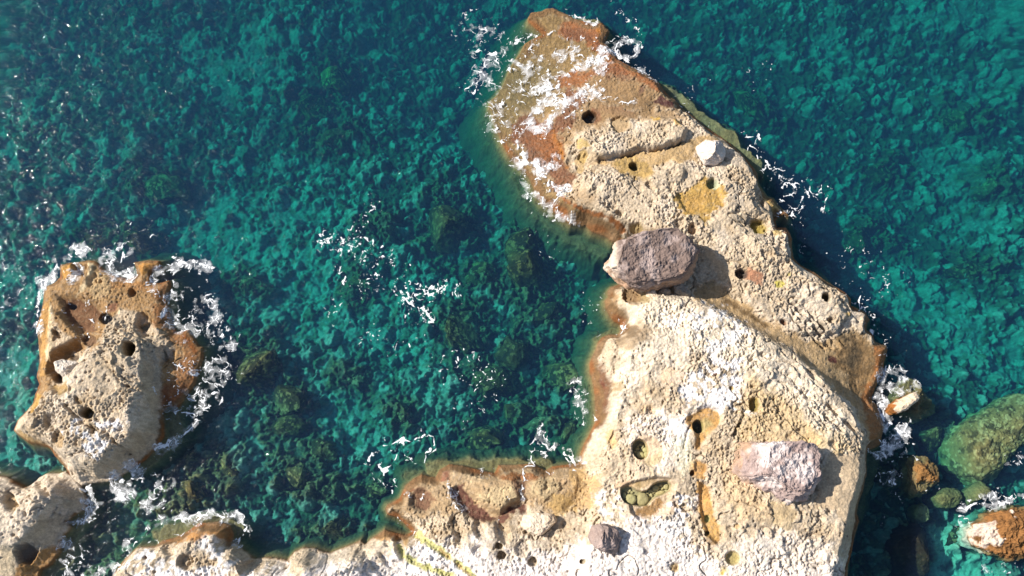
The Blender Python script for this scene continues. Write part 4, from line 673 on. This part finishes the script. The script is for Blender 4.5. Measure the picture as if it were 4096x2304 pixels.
ST = [(2524,1997,23,22,0,.30,'b',(.36,.33,.18),'blocky round stone, largest of the left lobe of the wing shaped pool'),(2570,1997,24,26,20,.26,'b',(.34,.30,.17),'flat angular stone in the middle of the wing shaped pool'),(2497,1982,9,15,0,.2,'b',(.38,.35,.2),None),(2623,1953,14,13,0,.2,'b',(.40,.36,.2),None),(2601,1964,9,7,0,.14,'b',(.38,.34,.2),None),(2643,1942,8,7,0,.14,'b',(.4,.36,.22),None),(2664,1946,12,12,0,.18,'b',(.36,.33,.19),None),(2648,1953,8,7,0,.13,'b',(.4,.37,.2),None),(2640,1971,20,9,-12,.17,'b',(.46,.40,.22),'long pale pebble at the right end of the wing shaped pool'),(2613,1967,9,8,0,.15,'b',(.38,.34,.2),None),(2589,1971,8,5,20,.12,'b',(.4,.36,.2),None),(2605,1980,5,9,-10,.12,'b',(.42,.38,.22),None),(2597,1984,4,8,10,.1,'b',(.4,.36,.2),None),(2520,1963,6,6,0,.1,'b',(.4,.37,.22),None),(2528,1970,6,5,0,.1,'b',(.4,.37,.22),None),(2512,1970,6,5,0,.1,'b',(.42,.37,.22),None),(2627,1967,7,6,0,.12,'b',(.38,.34,.2),None),
 (2561,1820,18,14,30,.24,'o',(.46,.43,.24),'largest pale stone in the oval pool'),(2585,1818,11,13,40,.22,'o',(.42,.40,.22),None),(2581,1799,12,11,0,.2,'o',(.44,.42,.23),None),(2570,1787,6,11,10,.18,'o',(.40,.38,.22),None),(2548,1797,9,7,0,.16,'o',(.30,.28,.16),None),(2560,1780,9,6,20,.15,'o',(.28,.26,.15),None),(2550,1786,7,6,0,.14,'o',(.26,.25,.14),None),(2571,1807,6,5,0,.12,'o',(.40,.38,.2),None),(2542,1809,8,7,0,.15,'o',(.32,.30,.17),None),(2566,1800,6,6,0,.12,'o',(.36,.34,.2),None),
 (2804,1718,6,11,0,.2,'p',(.42,.37,.14),'pale pebble in the pit of the amber pool'),(2787,1711,8,6,0,.18,'p',(.20,.20,.12),'dark pebble in the pit of the amber pool')]
DEP = {'b': ('butterfly', .42), 'o': ('oval', .55), 'p': ('pit', .7)}
for k, (u, v, ru, rv, rot, h, pz, c, lb) in enumerate(ST):
    nm, dp = DEP[pz]; zb = LEV[nm] - dp - .03
    mates = sorted((q[0], q[1]) for q in ST if q[6] == pz); no = mates.index((u, v))
    ordn = ('leftmost', 'second from the left', 'third from the left', 'fourth from the left', 'fifth from the left', 'sixth from the left', 'seventh from the left', 'eighth from the left', 'ninth from the left', 'ninth from the right', 'eighth from the right', 'seventh from the right', 'sixth from the right', 'fifth from the right', 'fourth from the right', 'third from the right', 'second from the right', 'rightmost')
    ordn = ordn[no] if no < len(mates) / 2 else ordn[18 - len(mates) + no]
    lab = lb or {'b': 'olive pebble in the wing shaped pool, %s', 'o': 'rounded pebble in the oval pool, %s'}[pz] % ordn
    blob('pool_stone', circ(u, v, ru * 1.05, rv * 1.05, 12, rot), zb, h * 1.1, cmix(c, tuple(q * .8 for q in c), .5, .15), lab, 'stone', {'b': 'stones in the wing shaped pool', 'o': 'stones in the oval pool', 'p': 'pebbles in the amber pool'}[pz], flat=.6, nz=.10, seed=200 + k, res=36, mat=M_stone, facet=.05, skin=.15)
# a bit of driftwood on the white salt
def stick():
    P = [(2850,1502,.0),(2862,1497,.04),(2872,1495,.03),(2886,1487,.06)]; V3 = []; z0 = gz(2866, 1497, 2.9)
    x0, y0 = [float(q) for q in at(2866, 1497, z0)]
    for i, (u, v, dz) in enumerate(P):
        x, y = at(u, v, z0); r = (.03, .05, .04, .015)[i]
        for a in range(8): V3.append((float(x) - x0, float(y) - y0 + r * math.cos(a * math.pi / 4), dz + .05 + r * math.sin(a * math.pi / 4)))
    Fc = [[i * 8 + a, i * 8 + (a + 1) % 8, (i + 1) * 8 + (a + 1) % 8, (i + 1) * 8 + a] for i in range(3) for a in range(8)]
    Fc += [[0, 2, 4, 6], [24, 30, 28, 26]]
    o = mesh_obj('driftwood', V3, Fc, M_stone, np.tile((.13, .07, .05, .9), (len(V3), 1))); o.location = (x0, y0, z0)
    tag(o, 'thin dark reddish stick lying on the white salt crust', 'driftwood')
stick()

# ------------------------------------------------------------------ the sea: one closed body of water
def wave(x, y):
    return fbm(x, y * 1.5, 2.2, 4, 91) * .05 + fbm(x * 1.0, y * 1.7, .6, 3, 92) * .018
def make_sea():
    xs = axis(-28, 28, 0.11, -72, 72); ys = axis(-15.5, 19, 0.11, -57, 72); X, Y = np.meshgrid(xs, ys); ny, nx = X.shape
    Z = wave(X, Y); Z[0] = Z[-1] = 0; Z[:, 0] = Z[:, -1] = 0
    V3 = np.stack([X, Y, Z], -1).reshape(-1, 3); Fc = grid_faces(ny, nx); i = np.arange(ny * nx).reshape(ny, nx)
    ring = np.concatenate([i[0, :], i[1:, -1], i[-1, -2::-1], i[-2:0:-1, 0]]); n = len(ring)
    low = V3[ring].copy(); low[:, 2] = -14; base = len(V3); V3 = np.concatenate([V3, low, [[0, 0, -14]]])
    a = np.arange(n); b = (a + 1) % n
    side = np.stack([ring[a], base + a, base + b, ring[b]], -1); bot = np.stack([base + b, base + a, np.full(n, base + n), np.full(n, base + n)], -1)
    tris = np.concatenate([Fc[:, [0, 1, 2]], Fc[:, [0, 2, 3]], side[:, [0, 1, 2]], side[:, [0, 2, 3]], bot[:, :3]])
    o = mesh_obj('sea', V3, tris, M_sea); tag(o, 'clear turquoise to navy sea water around the rocks', 'sea', kind='structure')
make_sea()

# ------------------------------------------------------------------ foam: lace on the water and washed rock, dots also imitating wave glints
def gz_arr(X, Y):
    G = np.full(X.shape, -9.0)
    for (x0, y0, s, Z) in HG.values():
        i = np.round((Y - y0) / s).astype(int); j = np.round((X - x0) / s).astype(int); ok = (i >= 0) & (i < Z.shape[0]) & (j >= 0) & (j < Z.shape[1])
        G[ok] = np.maximum(G[ok], Z[i[ok], j[ok]])
    return G
def foamcore(X, Y, U, V, strokes, dots, cell, milk):
    D = np.zeros(X.shape, np.float32); rib = np.full(X.shape, -1., np.float32)
    w1 = fbm(X, Y, .9, 3, 83, .45); w2 = fbm(X, Y, .9, 3, 84, .45); thin = S(fbm(X, Y, .45, 3, 87), -.22, .30)
    wx = X + w1 * .6; wy = Y + w2 * .6; U2 = U + w1 * 34; V2 = V + w2 * 34
    for P, r, k in strokes:
        rr = r * 1.45 + 10; dd = segb(U2, V2, P, rr * 1.5) if len(P) > 1 else np.hypot(U - P[0][0], V - P[0][1])
        D = np.maximum(D, k * S(1.2 - dd / rr, 0, 1.0) * (.6 if r < 20 else 1))
        if r <= 26 and k >= .8 and len(P) > 1: rib = np.maximum(rib, ((r * .12 + 1.2) * k * (thin * 1.4 - .05) - dd) * M)
    D = D * (.30 + .85 * S(fbm(X, Y, 1.1, 3, 81) + .5 * fbm(X, Y, .4, 2, 82), -.35, .3))
    fz = 1 + fbm(X, Y, .12, 2, 89) * .9
    a1, a2, ia = vor(wx, wy, cell, 12); b1, b2, ib = vor(wx + w2 * .2, wy, cell * .55, 14); c1, c2, ic = vor(wx, wy, cell * .3, 15)
    e1 = (a2 - a1) * cell; e2 = (b2 - b1) * cell * .55; e3 = (c2 - c1) * cell * .3
    brk = np.clip(.60 + fbm(X, Y, .35, 3, 85) * 1.5, -.1, 1.25) * fz
    lace = (.006 + D * .052) * brk - e1; lace2 = (D - .42) * .050 * brk - e2; lace3 = (D - 1.0) * .06 * fz - e3
    lace = np.where(D > .15, lace, -1)
    h1, h2, ih = vor(X, Y, .10, 16); dot = .024 * (.4 + ih) - h1 * .10; dot = np.where(ih < dots * S(D, .0, .5) * .3, dot, -1)  # tiny white dots: foam drops, plus sun glints on wavelets painted in white
    q1, q2, iq = vor(X + w1 * .3, Y + w2 * .5, .24, 18); fleck = np.where(iq < dots * .55 * S(D, .1, .6), (.040 + .03 * fz) * (.5 + iq) - q1 * .24, -1) if dots > .75 else -1
    val = np.maximum(np.maximum(np.maximum(lace, lace2), np.maximum(lace3, np.maximum(dot, fleck))), rib); on = (val > 0) & (D > .03)
    mk = milk * S(D, .3, 1.0) * (.15 + .85 * S(fbm(X, Y, .5, 4, 88, .6), -.2, .35))
    return val, on, mk
def foam(label, strokes, dots=.5, cell=.42, milk=0.0, step=.022, maxz=.8):
    us = np.concatenate([np.array(s[0], float) for s in strokes]); rmax = 1.6 * max(s[1] for s in strokes) + 20
    u0, v0 = us.min(0) - rmax; u1, v1 = us.max(0) + rmax
    cx, cy = at(np.array([u0, u1, u1, u0]), np.array([v0, v0, v1, v1]), 0); xs = np.arange(cx.min(), cx.max(), step); ys = np.arange(cy.min(), cy.max(), step)
    X, Y = np.meshgrid(xs, ys); U, V = proj(X, Y, 0)
    val, on, mk = foamcore(X, Y, U, V, strokes, dots, cell * 1.15, milk * 1.25); on2 = on | (mk > .05)
    G = gz_arr(X, Y); on2 &= G < maxz
    amt = np.where(on, np.maximum(mk, .28 + .60 * S(val, 0, .026)), mk)
    Z = np.maximum(wave(X, Y), G + .03) + .012 + .02 * np.clip(val, 0, .03) / .03 * on
    Fc = grid_faces(len(ys), len(xs)); Fc = Fc[on2.ravel()[Fc].sum(1) >= 3]
    if not len(Fc): return
    V3, Fc, A = compact(np.stack([X, Y, Z], -1).reshape(-1, 3), Fc, amt.ravel())
    o = mesh_obj('sea_foam', V3, Fc, M_foam, extra=A); tag(o, label, 'foam', kind='stuff')
foam('lacy foam streaming off the left side of the upper headland', [([(1880,110),(1960,150),(1950,230),(1930,300),(1975,370),(1955,440),(2010,530)],60,.8),([(1960,150),(2040,180),(2110,130)],30,.7),([(1990,430),(2080,370),(2180,350),(2240,330)],46,.95),([(1900,330),(1960,330),(2020,280)],40,.7),([(2100,120),(2130,210)],26,.7)], milk=.15)
foam('white churning foam across the washed olive shelf', [([(2100,180),(2180,170),(2260,165),(2340,180)],26,.5),([(2180,230),(2270,225),(2330,230),(2400,180)],28,.75),([(2310,250),(2370,250),(2400,235)],40,1.25),([(2290,290),(2200,290),(2130,300)],28,.5),([(2090,250),(2130,290),(2220,330),(2270,350)],34,.85),([(2240,380),(2215,420),(2160,460),(2150,500)],44,1.15),([(2160,360),(2200,350),(2250,380),(2250,420)],26,1.1),([(2270,360),(2340,385),(2400,340),(2400,300)],30,1.0),([(2370,400),(2460,410),(2540,428)],10,1.0),([(2290,420),(2310,450),(2280,510),(2240,540)],26,.65),([(2110,470),(2090,540)],26,.6)], milk=.35, maxz=1.3, cell=.34)
foam('foam ring and splash on the upper right edge of the headland', [([(2490,145),(2530,165),(2545,200),(2510,240),(2470,205),(2460,170),(2490,145)],14,1.1),([(2450,205),(2500,245),(2560,280),(2620,330)],18,1.25),([(2290,60),(2350,85),(2380,92)],13,1.1)], milk=.35, cell=.25)
foam('surf breaking on the left flank of the orange weed', [([(2060,590),(2100,640),(2150,680),(2195,720),(2200,760),(2240,780)],26,1.15),([(2095,670),(2130,700),(2150,760)],40,.75),([(2120,760),(2210,830),(2290,880)],34,.6),([(2190,730),(2230,700),(2230,640)],20,.6)], milk=.65, maxz=.9, cell=.36)
foam('chain of foam off the right side of the upper headland', [([(2960,545),(3030,540),(3040,560),(2990,590),(3040,620),(3090,680)],15,1.1),([(3070,700),(3110,700),(3160,740),(3200,790),(3140,830),(3160,860)],34,1.05),([(3200,760),(3280,760),(3300,800)],30,.85),([(3220,860),(3205,920)],24,.7),([(3190,1000),(3240,1020)],26,.6),([(3320,760),(3330,830)],40,.3)], milk=.05, cell=.5)
foam('thin line of foam along the submerged shelf edge', [([(2680,390),(2760,450),(2850,520),(2930,560)],14,.55)], dots=.4)
foam('scattered white flecks drifting right of the headland', [([(3360,1020),(3480,1060),(3560,1140)],70,.34),([(3400,1180),(3460,1230),(3500,1330),(3560,1430)],60,.36),([(3420,1180),(3440,1230)],18,.9),([(3470,1310),(3490,1330)],14,.9)], dots=.9)
foam('floating patch of torn foam in the middle of the bay', [([(1390,960),(1450,900),(1470,820)],34,.62),([(1300,980),(1400,970),(1490,1000)],44,.66),([(1480,960),(1490,1080),(1470,1170)],34,.74),([(1350,1080),(1370,1130)],30,.5),([(1580,1140),(1640,1180),(1700,1180),(1760,1160)],22,.85),([(1610,1190),(1680,1240),(1720,1300)],14,1.25),([(1830,1150),(1840,1200)],14,1.0),([(1560,1030),(1600,1060)],30,.5),([(1340,1230),(1440,1350),(1560,1360)],60,.3),([(1600,1260),(1650,1420)],80,.25)], dots=.8, cell=.3)
foam('sparse foam specks above the rocky lower bay', [([(1780,1440),(1950,1500),(1900,1600)],90,.32),([(1980,1480),(1980,1560)],60,.42),([(2300,1200),(2420,1260),(2450,1330)],60,.32),([(2200,1000),(2120,880)],50,.25)], dots=.9)
foam('foam washing against the west side of the pale slab', [([(2310,1530),(2340,1560),(2310,1620),(2330,1670),(2370,1660)],30,.95),([(2260,1800),(2290,1830),(2310,1870)],20,1.05),([(2380,1630),(2370,1700)],20,.5),([(2470,1290),(2480,1330)],12,.9)], milk=.15, cell=.4)
foam('looping rings of foam beside the low western arm', [([(1700,1830),(1750,1790),(1730,1750),(1660,1760),(1600,1760),(1530,1770),(1480,1830),(1490,1900),(1530,1950),(1560,1930),(1560,1890),(1530,1870)],18,1.1),([(1600,1760),(1590,1830),(1540,1900)],16,1.0),([(1580,1760),(1650,1850),(1690,1860),(1700,1830)],16,.9),([(1560,1930),(1570,1980)],12,.8)], cell=.6)
foam('foam streaks spilling over the low western arm', [([(1990,1890),(1930,1890)],20,.7),([(2150,1730),(2120,1800),(2150,1850),(2090,1880),(2080,1940),(2100,2005),(2040,2005)],14,1.0),([(2150,1860),(2200,1890)],22,.7),([(1800,1940),(1830,2000),(1860,2040)],20,.8),([(1640,1980),(1680,2000)],22,.55),([(2000,2070),(2090,2010)],16,.45),([(2160,1730),(2180,1800),(2200,1790)],20,.8),([(1590,2070),(1650,2120)],18,.9)], milk=.15, maxz=1.6, cell=.36)
foam('bubbly foam fringe above the islet', [([(250,1060),(290,1070),(310,1110)],30,1.1),([(430,1030),(450,1100),(540,1110),(490,1060),(500,980)],22,1.05),([(600,1150),(640,1090),(720,1060),(830,1060)],22,1.0),([(330,1000),(480,920),(560,930)],50,.42),([(240,1050),(180,1130),(160,1250),(145,1350)],22,1.15),([(40,1080),(120,1070),(60,1150),(20,1230)],50,.5),([(160,1000),(60,1000)],60,.3),([(320,1080),(290,1030),(330,1000)],22,.9)], milk=.3, maxz=.7)
foam('broad lace of foam on the right side of the islet', [([(700,1190),(760,1180),(800,1200)],44,.8),([(710,1260),(780,1260),(840,1230),(870,1330),(900,1400)],48,.95),([(830,1420),(870,1440),(890,1500),(850,1560)],40,.85),([(820,1480),(840,1560),(790,1610),(720,1640)],46,1.05),([(700,1290),(760,1340)],30,.9),([(930,1380),(910,1550)],44,.4),([(700,1640),(790,1670),(740,1740),(640,1810)],20,1.0)], milk=.2, cell=.42)
foam('speckled foam lying on the wet brown weed of the islet', [([(290,1240),(340,1260),(380,1300)],44,.42),([(430,1250),(420,1290)],16,.95),([(350,1350),(330,1390)],20,.6),([(740,1380),(780,1400),(720,1460)],34,.6),([(640,1580),(650,1560),(670,1590)],16,.9),([(600,1130),(640,1180)],24,.5),([(700,1560),(740,1480)],40,.4)], maxz=2.0, cell=.3)
foam('swirling surf in the channel below the islet', [([(330,1950),(360,2010),(400,2040)],26,1.0),([(480,1900),(530,1880),(540,1960),(480,1970)],34,1.15),([(560,1920),(620,1960),(600,2010)],44,.8),([(640,1920),(700,1880),(660,1990)],40,.55),([(400,2040),(440,2080)],28,.8),([(290,2090),(360,2060)],20,.8),([(270,2170),(300,2220),(320,2280),(280,2320)],38,.9),([(370,2300),(430,2290)],40,1.0),([(520,2180),(620,2140),(680,2100)],36,.85),([(700,2090),(820,2060),(920,2070),(980,2110),(960,2160)],24,.95),([(600,2150),(740,2110)],30,.7)], milk=.35, maxz=.5, cell=.36)
foam('foam wreath around the cream crag on the right', [([(3530,1520),(3560,1510),(3640,1540)],40,.9),([(3515,1600),(3530,1660),(3560,1720),(3600,1740),(3620,1690)],26,1.1),([(3590,1690),(3580,1750),(3540,1790)],38,1.15),([(3440,1560),(3520,1570)],16,.7),([(3440,1640),(3460,1700)],14,.9),([(3450,1670),(3510,1660)],8,.9),([(3480,1740),(3520,1780)],12,.8),([(3560,1800),(3620,1830),(3590,1900)],40,.5),([(3470,1800),(3550,1830)],14,.8)], milk=.4, maxz=.6, cell=.36)
foam('thin foam threads in the shaded water by the slab edge', [([(3500,1900),(3560,1920),(3600,1900)],30,.6),([(3570,1970),(3600,2005),(3650,2005)],8,.8),([(3480,2000),(3520,2100),(3530,2160)],30,.32),([(3690,1920),(3720,1930)],30,.5)], dots=.7)
foam('foam band running into the lower right corner', [([(3850,2080),(3860,2040),(3920,2000),(4000,2000),(4096,1970)],22,1.0),([(4040,1840),(4096,1840)],20,.5),([(3940,2250),(3960,2290)],30,.6),([(4020,2270),(4060,2230)],24,.5),([(4050,2050),(4096,2090)],20,.5)], milk=.3, maxz=2, cell=.3)
foam('tiny white flecks scattered over the open upper left water', [([(200,700),(300,850)],110,.14),([(850,400),(900,560)],140,.10),([(2470,10),(2520,80),(2540,120)],24,.5),([(3050,300),(2800,380)],90,.16)], dots=.9)
